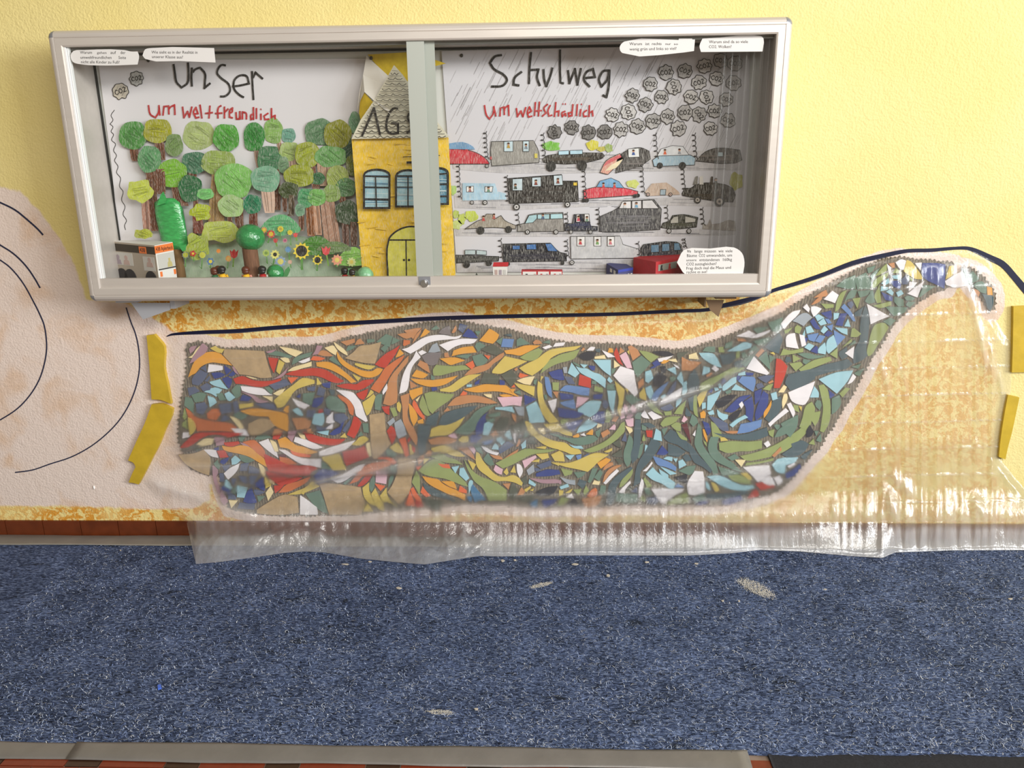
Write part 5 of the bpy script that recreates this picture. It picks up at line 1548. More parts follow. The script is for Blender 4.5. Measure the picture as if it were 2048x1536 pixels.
def face_text(t, A_, E, u0, u1, zb_, zh, off, m, parent):
    cu = bpy.data.curves.new('t', 'FONT'); cu.body = t; o = bpy.data.objects.new('t', cu); COL.objects.link(o); me = bpy.data.meshes.new_from_object(o.evaluated_get(bpy.context.evaluated_depsgraph_get()))
    V = np.array([v.co[:] for v in me.vertices]); F = [tuple(p.vertices) for p in me.polygons]; d = E-A_; nrm = np.array([d[1], -d[0], 0]); nrm /= np.linalg.norm(nrm); nrm = nrm if nrm[1] < 0 else -nrm; H = zt-ZF
    x0, x1 = V[:, 0].min(), V[:, 0].max(); b = MB(); b.add([(*(A_+d*(u0+(u1-u0)*(p[0]-x0)/(x1-x0))+nrm*off)[:2], A_[2]+d[2]*(u0+u1)/2-H*.72*(zb_-p[1]/.72*zh)) for p in V], F); b.build('lettering', m, parent); bpy.data.objects.remove(o); bpy.data.curves.remove(cu); bpy.data.meshes.remove(me)
face_text('438 Aplerbeck', A1, C1, .03, .96, .19, .12, .0014, inkm, bus); face_text('438', A1, B1, .31, .2, .23, .13, .0026, inkm, bus)

# trees of foil and paper rolls
foil = mat('green_foil', (60, 170, 88), .2, spec=.9, noise=.3, nscale=60, bump=1.0, bscale=70, stretch=(1, 1, 2.4)); foil_l = mat('pale_green_foil', (130, 186, 140), .3, spec=.7, noise=.3, nscale=80, bump=.9, bscale=110); foil_d = mat('dark_green_foil', (52, 142, 78), .22, spec=.9, noise=.35, nscale=70, bump=1, bscale=130)
bark = mat('brown_roll', (120, 82, 58), .8, noise=.35, nscale=90, stretch=(3, 3, .4)); ply = mat('brown_roll_light', (122, 90, 52), .8, noise=.3, nscale=90, stretch=(3, 3, .4))
def lathe(prof, c, y, wob, n=22, fl=.36):
    v = []; f = []
    for r, z in prof:
        for i in range(n):
            t = 2*math.pi*i/n; k = 1+random.uniform(-wob, wob); v.append((c+r*k*math.cos(t), y+r*k*math.sin(t)*fl, z))
    for j in range(len(prof)-1):
        for i in range(n): f.append((j*n+i, j*n+(i+1) % n, (j+1)*n+(i+1) % n, (j+1)*n+i))
    return v, f
yt_ = -.047; cb = W(341, 440, yt_); z_ = lambda py: W(341, py, yt_)[2]; sc = (W(368, 440, yt_)-W(341, 440, yt_))[0]
t1 = empty('foil_tree', (W(358, 540, yt_)[0], yt_, ZF), 'tall tree with baggy green plastic crown on a brown roll behind the bus', 'craft tree')
b = MB(); xx = W(359, 530, yt_)[0]; b.tube([(xx, yt_, ZF), (xx-.003, yt_, z_(498))], [.0158, .0150], 16); b.build('trunk', ply, t1)
b = MB(); pf = [(.003, z_(500)), (sc*.8, z_(499)), (sc*.97, z_(486)), (sc*1.0, z_(465)), (sc*1.02, z_(440)), (sc*1.02, z_(420)), (sc*.92, z_(405)), (sc*.6, z_(397)), (sc*.2, z_(396))]
v, f = lathe(pf, cb[0], yt_, .075); v = [(p[0]+(p[2]-z_(440))*-.05, p[1], p[2]) for p in v]; b.add(v, f, 0, True)
e0 = W(324, 400, yt_-.012); b.add([W(313, 412, yt_-.018), W(331, 406, yt_-.022), W(333, 397, yt_-.018), W(327, 383, yt_-.012), W(322, 388, yt_-.02)], [(0, 1, 2, 3, 4)], 0, True); b.add([W(358, 492, yt_-.026), W(373, 488, yt_-.026), W(371, 501, yt_-.028), W(365, 503, yt_-.028)], [(0, 1, 2, 3)], 0)
b.build('crown', foil, t1)
yb_ = -.105; cx_ = W(501, 475, yb_); t2 = empty('foil_tree', (W(505, 540, yb_)[0], yb_, ZF), 'round green ball tree on a thick brown paper trunk in middle of the wood', 'craft tree')
b = MB(); rr = (W(519, 530, yb_)-W(504, 530, yb_))[0]; xx = W(504, 530, yb_)[0]; b.tube([(xx+.002, yb_, ZF), (xx-.002, yb_, cx_[2]-.02)], [rr, rr*.98], 18); b.build('trunk', bark, t2)
b = MB(); R_ = (W(529, 475, yb_)-cx_)[0]; b.ball((cx_[0], yb_, cx_[2]), (R_, R_, R_*.92), 26, 16, wob=.03); b.build('crown', foil_d, t2)
def foil_ball(px, py, r, y, m, label):
    c = W(px, py, y); R_ = (W(px+r, py, y)-c)[0]; zc = max(c[2], ZF+R_*.9); b = MB(); b.ball((c[0], y, ZF+R_ if abs(c[2]-ZF-R_) < .012 else c[2]), R_, 20, 12, wob=.05); o = b.build('foil_ball', m); return tag(o, label, 'craft ball', None)
foil_ball(551, 546, 17, -.115, foil_d, 'dark green foil ball right of the ball tree'); foil_ball(699, 548, 19, -.078, foil_l, 'pale green foil ball behind the two toy figures by the school'); foil_ball(730, 551, 17, -.105, foil_l, 'pale green foil ball at the left foot of the yellow school')
b = MB(); P = pts('566,556 570,540 577,533 580,540 576,550 571,557'); fr = [W(p[0], p[1], -.118) for p in P]; b.prism(fr, [(p[0], p[1]+.003, p[2]) for p in fr]); b.box((fr[0][0], -.118, ZF), (fr[0][0]+.006, -.115, fr[0][2]+.002)); lf = b.build('paper_leaf', mat('leaf_green', (80, 140, 84), .7)); tag(lf, 'small green paper leaf standing beside the dark green foil ball', 'paper leaf')

# toy figures seen from behind
def figure(px, ptop, y, hair, shirt, arm, label):
    H = .046; top = W(px, ptop, y); x = top[0]; zb = ZF; s = (top[2]-zb)/H
    t = empty('toy_figure', (x, y, zb), label, 'toy figure'); P = lambda dx, dy, z: (x+dx*s, y+dy*s, zb+z*s)
    hm = mat('hair_%d_%d_%d' % hair, hair, .35); sm = mat('shirt_%d_%d_%d' % shirt, shirt, .35); am = mat('shirt_%d_%d_%d' % arm, arm, .35); skin = mat('toy_skin', (226, 178, 140), .4); tr = mat('toy_trousers', (52, 76, 130), .4)
    b = MB()
    for k in (-1, 1): b.tube([P(.0042*k, 0, 0), P(.004*k, 0, .016)], [.0042*s, .0036*s], 10); b.ball(P(.0042*k, .003, .002), (.004*s, .007*s, .003*s), 8, 6)
    b.build('legs', tr, t)
    b = MB(); b.tube([P(0, 0, .0152), P(0, 0, .019), P(0, 0, .029), P(0, 0, .0315)], [.0078*s, .0082*s, .0062*s, .003*s], 14); b.build('torso', sm, t)
    for k in (-1, 1):
        b = MB(); b.tube([P(.0066*k, 0, .029), P(.0092*k, .002, .0225), P(.0098*k, .005, .0165)], [.0026*s, .0027*s, .0022*s], 8); b.ball(P(.0099*k, .006, .015), .0026*s, 8, 6); b.build('arm', am, t)
    b = MB(); b.ball(P(0, 0, .0378), (.0062*s, .0062*s, .0065*s), 14, 10); b.build('head', skin, t)
    b = MB(); b.ball(P(0, -.0012, .0396), (.0076*s, .0074*s, .0064*s), 14, 9); b.ball(P(0, -.003, .0355), (.0068*s, .005*s, .005*s), 12, 8); b.build('hair', hm, t)
BLK, BRN = (34, 30, 28), (92, 44, 26); YSH, RSH, GSH, WSH = (232, 180, 40), (170, 36, 36), (52, 104, 66), (226, 222, 214)
figure(428, 534, -.125, BRN, GSH, WSH, 'toy figure with brown hair, green top and white sleeves, left of a pair'); figure(436, 531, -.098, BRN, WSH, RSH, 'toy figure in white and red half hidden behind two others'); figure(443, 531, -.125, BLK, YSH, YSH, 'black haired toy figure in yellow standing near the paper bus')
figure(491, 532, -.132, BRN, YSH, (226, 150, 130), 'brown haired toy figure in yellow at left of the ball tree trunk'); figure(524, 531, -.132, BLK, RSH, WSH, 'black haired toy figure in red vest right of the ball tree trunk')
figure(689, 534, -.125, BLK, RSH, WSH, 'black haired toy figure in red vest near the yellow school'); figure(704, 537, -.132, BLK, YSH, YSH, 'black haired toy figure in yellow next to the school')
# boxes at the right
ZK = .52
def cart(name, near, lf_, rt, y, m, label):
    A_, B2, C2, z2 = box_from(near, lf_, rt, y); o = carton(name, A_, B2, C2, z2, m); tag(o, label, 'paper car'); return A_, B2, C2, z2, o
def low(px, py0, px1, y, dep):  # box square to the wall
    a = W(px, py0, y); c = W(px1, py0, y); return a, np.array([a[0], y+dep, a[2]]), c, a[2]
a, bk_, c, z2 = low(986, 533, 1014, -.10, .03); hs = carton('paper_car', a, bk_, c, z2, white_c); tag(hs, 'small white paper car with red roof in front of the black drawn van', 'paper car')
b = MB(); e = W(987, 525, -.097); e2 = W(1017, 525, -.097); b.add([(a[0]-.001, -.102, z2), (c[0]+.003, -.102, z2), (e2[0], -.09, e2[2]), (e[0], -.09, e[2]), (a[0]-.001, -.07, z2), (c[0]+.003, -.07, z2)], [(0, 1, 2, 3), (3, 2, 5, 4), (0, 3, 4), (1, 5, 2), (0, 4, 5, 1)]); b.build('roof', redc, hs)
for u, m_ in ((.12, pinkc), (.42, lilac), (.72, penc)): face_quad(a, c, z2, u, u+.2, .3, .75, 'drawn_window', m_, hs)
a, bk_, c, z2 = low(1043, 541, 1125, -.12, .03); rb_ = carton('paper_car', a, bk_, c, z2, redc); tag(rb_, 'long low red paper car with three white windows', 'paper car')
for u in (.03, .40, .71): face_quad(a, c, z2, u, u+(.33 if u < .1 else .27), .12, .8, 'drawn_window', white_c, rb_)
for u, m_ in ((.1, blk), (.3, pinkc), (.46, redc), (.6, lilac), (.79, redc), (.92, lilac)): face_quad(a, c, z2, u, u+.05, .35, .8, 'drawn_passenger', m_, rb_, .0013)
blue_c = mat('blue_card', (62, 64, 112), .7); A2, B2, C2, z3 = box_from((1236, 540), (1213, 527), (1266, 535), -.125, -.04, -.075); bl = carton('paper_car', A2, B2, C2, z3, blue_c); tag(bl, 'blue paper car with white windscreen left of the red paper bus', 'paper car')
zt_, zt = zt, z3
face_quad(A2, C2, z3, .08, .95, .3, 1, 'windscreen', white_c, bl); face_quad(A2, C2, z3, 0, 1, 0, .28, 'roof_edge', mat('blue_paint', (50, 66, 160), .6), bl)
for u in (.2, .5): face_quad(A2, B2, z3, u, u+.16, .25, .6, 'drawn_window', white_c, bl)
for u in (.35, .55, .75): face_quad(A2, C2, z3, u, u+.08, .55, .95, 'drawn_passenger', blk, bl, .0013)
A3, B3, C3, z4 = box_from((1312, 524), (1267, 515), (1372, 511), -.128, -.045, -.05); rbus = carton('paper_bus', A3, B3, C3, z4, redc); tag(rbus, 'red painted cardboard bus at right end behind the speech card', 'paper bus')
face_quad(A3, C3, z4, .08, .95, .25, .72, 'bus_window', mat('grey_pane', (150, 150, 140), .6), rbus)
for u in (.18, .45, .72): face_quad(A3, C3, z4, 0, 0, 0, 0, 'drawn_passenger', blk if u < .3 else redc, rbus, .0014, rnd=[(u-.04, .7), (u-.03, .5), (u-.02, .32), (u+.03, .32), (u+.02, .5), (u+.05, .7)])
b = MB(); tip = W(953, 545, -.11); k = .019; b.add([(tip[0]-k, -.13, ZF), (tip[0]+k, -.13, ZF), (tip[0]+k, -.09, ZF), (tip[0]-k, -.09, ZF), tuple(tip)], [(0, 1, 4), (1, 2, 4), (2, 3, 4), (3, 0, 4), (0, 3, 2, 1)]); o = b.build('paper_pyramid', mat('dark_green_card', (52, 56, 46), .7)); tag(o, 'small dark paper pyramid right of the door stile', 'paper shape')

# ================================================================== question cards taped inside the glass
cardm = mat('card_white', (218, 215, 212), .7, spec=.2); pen = mat('printed_text', (46, 44, 44), .7); tapem = bpy.data.materials.new('clear_tape'); tapem.use_nodes = True; tapem.node_tree.nodes['Principled BSDF'].inputs['Alpha'].default_value = .25
def qcard(P, y, rows, label):
    o = slab('question_card', pts(P), y, y+.0005, cardm, None, 60, 3); tag(o, label, 'card'); text_mesh(rows, y-.0003, pen, o); return o
qcard('141,112 147,102 168,100 248,100 262,103 275,103 278,112 275,129 215,131 158,128 146,124', -.1584,
      [('Warum', 160, 184, 107.5, 107.6, 6), ('gehen', 194, 213, 107.6, 107.8, 5), ('auf', 221, 232, 107.8, 107.8, 6), ('der', 241, 251, 107.8, 108, 6), ('umweltfreundlichen', 161, 223, 117.5, 117.8, 6), ('Seite', 237, 252, 117.8, 118, 6), ('nicht alle Kinder zu Fuß?', 162, 239, 126.5, 127.3, 6)],
      'white speech card at top left of the glass with three lines beginning Warum gehen')
qcard('285,111 290,99 303,96 428,96 431,125 360,122 291,118', -.1584, [('Wie sieht es in der Realität in', 303, 395, 107, 107.4, 6), ('unserer Klasse aus?', 304, 366, 116, 117, 6)], 'white speech card beginning Wie sieht es, right of the top left card')
yc = -.1524
qcard('1240,92 1249,83 1357,80 1358,77 1384,77 1385,79 1390,79 1388,102 1357,106 1245,106 1240,100', yc, [('Warum', 1259, 1284, 90.5, 90.3, 6), ('ist', 1291, 1299, 90.3, 90.2, 6), ('rechts', 1304, 1323, 90.2, 90, 6), ('nur', 1331, 1342, 90, 90, 5), ('so', 1348, 1356, 90, 90, 4.5), ('wenig grün und links so viel?', 1259, 1353, 101, 99.5, 6)], 'white speech card at top right reading Warum ist rechts, left of its neighbour')
qcard('1399,92 1405,77 1440,75 1521,72 1527,77 1525,103 1402,104', yc, [('Warum sind da so viele', 1418, 1496, 86.5, 86, 6.2), ('CO₂. Wolken?' if 0 else 'CO2. Wolken?', 1418, 1463, 96.3, 96, 6.2)], 'white speech card in the top right corner reading Warum sind da so viele')
qcard('1354,525 1368,500 1420,497 1468,495 1484,506 1489,525 1486,548 1430,549 1372,550', yc,
      [('Wie', 1374, 1382, 505.3, 505.2, 6), ('lange', 1389, 1405, 505.2, 505, 6), ('müssen', 1409, 1432, 505, 504.8, 6), ('wie', 1437, 1447, 504.8, 504.7, 6), ('viele', 1451, 1465, 504.7, 504.5, 6), ('Bäume', 1374, 1394, 514, 513.8, 6), ('CO2', 1398, 1410, 513.8, 513.7, 6), ('umwandeln, um', 1413, 1464, 513.6, 513, 6),
       ('unsere', 1373, 1393, 522.5, 522.3, 5), ('entstandenen', 1399, 1439, 522.3, 522, 6), ('160kg', 1446, 1464, 522, 521.5, 6), ('CO2 auszugleichen?', 1373, 1433, 531, 530, 6), ('Frag doch mal die Maus und', 1373, 1462, 539.5, 537.5, 6), ('rechne es aus!', 1373, 1414, 547, 546, 6)],
      'large white speech card at bottom right of the glass with six lines of text')

# ================================================================== floor coverings
def polyfloor(name, P, z0, z1, m, parent=None):
    b = MB(); t = [(p[0], p[1], z1) for p in P]; n = len(P)
    me = mesh(name, t+[(p[0], p[1], z0) for p in P], [tuple(range(n)), tuple(range(2*n-1, n-1, -1))]+[(i, (i+1) % n, n+(i+1) % n, n+i) for i in range(n)], m)
    bm = bmesh.new(); bm.from_mesh(me); bmesh.ops.recalc_face_normals(bm, faces=bm.faces); bm.to_mesh(me); bm.free(); return link(name, me, parent)
FX0, FX1, FY0, FY1 = -2.2, 2.2, -1.003, -.012
def und(x, y): return .0012*np.sin(x*5.1+1.3*y)*np.sin(y*7+.8)+.0008*np.sin(x*13+y*9)
def felt():
    xs = np.linspace(FX0, FX1, 300); ys = np.linspace(FY0, FY1, 80); nx, ny = len(xs), len(ys); X, Y = np.meshgrid(xs, ys)
    e = .004*np.sin(X*9)+.0025*np.sin(X*31); Y = Y+e*(1-(Y-FY0)/(FY1-FY0))**6-.006*np.clip((X-.3)*3, 0, 1)*(1-(Y-FY0)/(FY1-FY0))**6*0
    Z = .0062+und(X, Y); v = np.stack([X, Y, Z], -1).reshape(-1, 3); idx = np.arange(nx*ny).reshape(ny, nx); f = np.stack([idx[:-1, :-1], idx[:-1, 1:], idx[1:, 1:], idx[1:, :-1]], -1).reshape(-1, 4).tolist()
    n = len(v); v = np.vstack([v, v[:nx]*[1, 1, 0]+[0, 0, .0006]]); f += [(i+1, i, n+i, n+i+1) for i in range(nx-1)]
    m = bpy.data.materials.new('blue_felt'); m.use_nodes = True; nt = m.node_tree; b = nt.nodes['Principled BSDF']; L = nt.links.new; tc = nt.nodes.new('ShaderNodeTexCoord')
    mp = nt.nodes.new('ShaderNodeMapping'); mp.inputs['Scale'].default_value = (.45, 1.4, 1); mp.inputs['Rotation'].default_value = (0, 0, .2); L(tc.outputs['Object'], mp.inputs[0])
    def N(s, d, src): q = nt.nodes.new('ShaderNodeTexNoise'); q.inputs['Scale'].default_value = s; q.inputs['Detail'].default_value = d; q.inputs['Roughness'].default_value = .65; q.inputs['Distortion'].default_value = .6; L(src, q.inputs['Vector']); return q.outputs['Fac']
    rp = nt.nodes.new('ShaderNodeValToRGB'); cr = rp.color_ramp; cr.elements[0].position = .34; cr.elements[0].color = lin((26, 29, 38))+(1,); cr.elements[1].position = .7; cr.elements[1].color = lin((168, 182, 212))+(1,)
    e1 = cr.elements.new(.47); e1.color = lin((65, 77, 107))+(1,); e2 = cr.elements.new(.57); e2.color = lin((104, 121, 160))+(1,)
    L(N(190, 6, mp.outputs[0]), rp.inputs[0])
    rp2 = nt.nodes.new('ShaderNodeMapRange'); rp2.inputs[1].default_value = .3; rp2.inputs[2].default_value = .65; rp2.inputs[3].default_value = .5; rp2.inputs[4].default_value = 1.1; L(N(9, 6, tc.outputs['Object']), rp2.inputs[0])
    cc = nt.nodes.new('ShaderNodeCombineColor'); [L(rp2.outputs[0], cc.inputs[i]) for i in range(3)]
    mx = nt.nodes.new('ShaderNodeMix'); mx.data_type = 'RGBA'; mx.blend_type = 'MULTIPLY'; mx.inputs['Factor'].default_value = 1; L(rp.outputs[0], mx.inputs['A']); L(cc.outputs[0], mx.inputs['B']); # dark tufts
    rp3 = nt.nodes.new('ShaderNodeMapRange'); rp3.inputs[1].default_value = .6; rp3.inputs[2].default_value = .7; rp3.inputs[3].default_value = 0; rp3.inputs[4].default_value = .8; L(N(26, 4, mp.outputs[0]), rp3.inputs[0])
    m3 = nt.nodes.new('ShaderNodeMix'); m3.data_type = 'RGBA'; m3.inputs['B'].default_value = lin((30, 32, 32))+(1,); L(rp3.outputs[0], m3.inputs['Factor']); L(mx.outputs['Result'], m3.inputs['A']); L(m3.outputs['Result'], b.inputs['Base Color'])
    bp = nt.nodes.new('ShaderNodeBump'); bp.inputs['Strength'].default_value = 1; bp.inputs['Distance'].default_value = .004; L(N(150, 6, mp.outputs[0]), bp.inputs['Height']); L(bp.outputs[0], b.inputs['Normal'])
    b.inputs['Roughness'].default_value = .95; b.inputs['Specular IOR Level'].default_value = .1
    o = link('felt_mat', mesh('felt_mat', v, f, m, True)); tag(o, 'blue mottled felt floor covering with pale loose fibres in front of the wall', 'carpet')
    # the loose fibres
    K = 70000; x = RNG.uniform(-1.5, 1.9, K); y = FY0+.004+(FY1-.03-FY0)*RNG.random(K)**1.15
    th = RNG.normal(.25, .75, K); ln = RNG.uniform(.006, .022, K); cu = RNG.normal(0, 2.0, K); wd_ = RNG.uniform(.0003, .0006, K); S = 5
    V = np.zeros((K, S, 2, 3)); px_ = x.copy(); py_ = y.copy(); z = .0064+und(x, y)
    for s in range(S):
        a = th+cu*(s/(S-1)-.5); V[:, s, 0] = np.stack([px_-np.sin(a)*wd_, py_+np.cos(a)*wd_, z+.0022*np.sin(math.pi*s/(S-1))*RNG.random(K)], -1); V[:, s, 1] = V[:, s, 0]+np.stack([2*np.sin(a)*wd_, -2*np.cos(a)*wd_, wd_*.6], -1)
        px_ = px_+np.cos(a)*ln/S; py_ = py_+np.sin(a)*ln/S
    idx = np.arange(K*S*2).reshape(K, S, 2); F = np.stack([idx[:, :-1, 0], idx[:, :-1, 1], idx[:, 1:, 1], idx[:, 1:, 0]], -1).reshape(-1, 4)
    me = bpy.data.meshes.new('fibres'); me.from_pydata(V.reshape(-1, 3).tolist(), [], F.tolist())
    pal = [((190, 203, 228), .2), ((140, 158, 200), .31), ((88, 104, 146), .18), ((26, 29, 36), .25), ((230, 234, 240), .06)]
    for c, _ in pal: me.materials.append(mat('fibre_%d_%d_%d' % c, c, .8, spec=.1))
    me.polygons.foreach_set('material_index', np.repeat(RNG.choice(len(pal), K, p=[p for _, p in pal]), S-1).astype(np.int32)); me.update()
    link('fibres', me, o, 'stuff'); return o
felt_o = felt()
duct = mat('duct_tape', (138, 136, 131), .34, .15, noise=.12, nscale=14, bump=.25, bscale=60); duct2 = mat('duct_tape_front', (122, 118, 114), .36, .15, noise=.12, nscale=14, bump=.3, bscale=60)
def tape_strip(name, x0, x1, ya, yb, zf, m, label, n=60):
    xs = np.linspace(x0, x1, n); v = []; f = []; ts = [0, .12, .5, .88, 1]
    for x in xs:
        for t in ts: y = ya+(yb-ya)*t+(.0018*math.sin(x*11+t*3)); v.append((x, y, zf(t)+.0004*math.sin(x*37+t*9)))
    k = len(ts)
    for i in range(n-1):
        for j in range(k-1): f.append((i*k+j, (i+1)*k+j, (i+1)*k+j+1, i*k+j+1))
    me = mesh(name, v, f, m, True); o = link(name, me); md = o.modifiers.new('thick', 'SOLIDIFY'); md.thickness = .0003; return tag(o, label, 'tape')
tape_strip('duct_tape', -2.2, 2.2, -.088, -.004, lambda t: .0095-.0068*max(0, (t-.85)/.15), duct, 'grey duct tape along the foot of the wall, holding the back edge of the felt')
a0 = tape_strip('duct_tape', -1.5, -.985, -1.047, -1.003, lambda t: .0016+.0064*t**.5, duct2, 'short grey duct tape piece at front left edge of the felt', 30)
a1 = tape_strip('duct_tape', -1.02, .442, -1.049, -1.0, lambda t: .0024+.0068*t**.5, duct2, 'long grey duct tape along front edge of the felt ending near the black mat')
# dark doormat
def doormat():
    xs = np.linspace(.485, 1.5, 150); ys = np.linspace(-1.5, -.985, 80); X, Y = np.meshgrid(xs, ys); Z = .0042+.0014*RNG.random(X.shape); nx = len(xs); idx = np.arange(X.size).reshape(X.shape)
    f = np.stack([idx[:-1, :-1], idx[:-1, 1:], idx[1:, 1:], idx[1:, :-1]], -1).reshape(-1, 4).tolist(); v = np.stack([X, Y, Z], -1).reshape(-1, 3); n = len(v)
    v = np.vstack([v, v[idx[:, 0]]*[1, 1, 0]]); f += [(idx[i+1, 0], idx[i, 0], n+i, n+i+1) for i in range(len(ys)-1)]
    o = link('door_mat', mesh('door_mat', v, f, mat('black_mat', (34, 34, 40), .95, noise=.4, nscale=300), True)); tag(o, 'coarse black entrance mat at the lower right under the felt edge', 'mat')
doormat()
# crumbs of dry plaster on the felt
dustm = mat('plaster_dust', (190, 184, 172), .95)
def crumbs(name, px, py, rx, ry, n, label, slope=.0, size=.0011):
    b = MB()
    for _ in range(n):
        r = math.sqrt(random.random())*random.uniform(.6, 1); t = random.random()*6.283; x = px+rx*r*math.cos(t); yv = py+ry*r*math.sin(t)+slope*rx*r*math.cos(t)
        c = Fl(x, yv, .0075); s = size*random.uniform(.5, 1.3); b.add([(c[0]-s, c[1]-s*.7, c[2]), (c[0]+s, c[1]-s*.5, c[2]), (c[0]+s*.2, c[1]+s, c[2]), (c[0], c[1], c[2]+s*.8)], [(0, 1, 3), (1, 2, 3), (2, 0, 3), (0, 2, 1)])
    o = b.build(name, dustm, None, 'stuff'); return tag(o, label, 'dust')
crumbs('plaster_dust', 1513, 1176, 46, 15, 1700, 'large pale patch of plaster dust on the felt at right', .42); crumbs('plaster_dust', 1082, 1170, 28, 5, 480, 'small pale streak of plaster dust on the felt near the middle', -.22)
crumbs('plaster_dust', 880, 1424, 34, 6, 300, 'pale dust smear on the felt near the front tape', .05)
chip = mat('plaster_chip', (186, 178, 166), .9)
CHW = ['near the sheet hem, long one left of the middle', 'near the sheet hem, small one left of the middle', 'below the sheet hem, left of the middle dust streak', 'near the hem, left of a close pair', 'near the hem, right of a close pair', 'near the hem, wide one above the streak',
       'close to the hem, between the two dust patches', 'standing lower between the two dust patches', 'near the hem, well left of the large patch', 'just below left of the large dust patch, outer one', 'right beside the dust smear at the front', 'just below left of the large dust patch, inner one', 'by the bare duct tape at far left', 'at the far right picture edge', 'right of the large dust patch']
for k, (x, y, w_, h_) in enumerate(((692, 1133, 14, 2.4), (740, 1128, 6, 2), (798, 1181, 9, 3.5), (1005, 1126, 7, 4), (1030, 1125, 6, 3), (1150, 1133, 11, 3), (1293, 1129, 8, 3), (1216, 1156, 6, 5), (1392, 1132, 7, 3), (1445, 1207, 5, 3), (953, 1424, 8, 4), (1478, 1207, 4, 3), (242, 1105, 3, 2), (2020, 1203, 8, 2.5), (1650, 1184, 7, 3))):
    P = [Fl(x+.62*w_*math.cos(t)*random.uniform(.6, 1.15), y+.62*h_*math.sin(t)*random.uniform(.6, 1.15), 0) for t in np.linspace(0, 6.283, 8)[:-1]]
    tag(polyfloor('plaster_chip', P, .007, .0092, chip), 'pale plaster chip on the felt '+CHW[k], 'chip', 'plaster chips on the felt')
P = [Fl(x, y, 0) for x, y in ((316, 1377), (323, 1376), (324, 1383), (317, 1385))]; tag(polyfloor('tile_chip', P, .007, .0105, mat('bright_blue_chip', (70, 110, 214), .4)), 'tiny bright blue tile chip on the felt at lower left', 'chip')

# ================================================================== tapes on the wall
navy = mat('navy_tape', (9, 15, 48), .38, noise=.1, nscale=30)
ST = np.array([(333, 673, 1.5), (342, 669.5, 4), (352, 668, 5), (400, 665, 7.5), (478, 662, 8.5), (540, 656.5, 8.5), (606, 652, 8.5), (700, 646.5, 8.5), (862, 637.5, 8.5), (1000, 633, 8), (1240, 628, 7), (1300, 625, 7), (1360, 622, 7), (1415, 619.5, 7), (1447, 611.5, 9), (1480, 604.5, 11), (1510, 596, 9), (1547, 581, 7), (1580, 571, 8), (1619, 559, 8.5), (1648, 549, 9), (1706, 526.5, 10), (1765, 512, 9.5), (1814, 502, 7.5), (1863, 500.5, 7.5), (1911, 496.5, 6), (1935, 496.5, 7), (1950, 501, 9), (1980, 515.5, 12), (2005, 528, 13), (2030, 555, 13), (2046, 574, 14), (2090, 625, 15)])
Q = smooth_poly(ST[:, :2], 60, 4, closed=False); s0 = np.cumsum([0]+[np.linalg.norm(b_-a) for a, b_ in zip(Q[:-1], Q[1:])]); s1 = np.cumsum([0]+[np.linalg.norm(b_-a) for a, b_ in zip(ST[:-1, :2], ST[1:, :2])])
b = MB(); ribbon(b, Q, list(np.interp(s0*s1[-1]/s0[-1], s1, ST[:, 2])), -.0014, 0, .0011); tag(b.build('navy_tape', navy), 'long dark blue adhesive tape line curving along the top of the plastic sheet', 'tape')
ytape = mat('yellow_tape', (198, 166, 46), .4, noise=.14, nscale=22, bump=.4, bscale=40)
for P, lab in (('293,671 308,669 318,680 328,693 328,735 335,770 342,808 322,800 303,799 299,735', 'yellow tape strip at left edge of the plastic sheet, upper of two'), ('303,809 322,808 345,818 343,832 330,860 318,890 305,915 290,945 277,969 266,966 257,965 264,948 271,934 267,926 256,921 274,880 290,845', 'yellow tape strip at left edge of the plastic sheet, lower slanting one'),
               ('2027,613 2075,611 2075,744 2024,745 2026,680', 'yellow tape at right picture edge, upper of two'), ('2016,790 2039,795 2031,833 2024,865 2016,895 2011,919 1998,914 2000,890 2006,846', 'yellow tape strip at right edge of plastic sheet, lower slanting one')):
    tag(slab('yellow_tape', pts(P), -.0145 if '343' in P or '342' in P else -.012, -.0002, ytape, None, 50, 3), lab, 'tape')

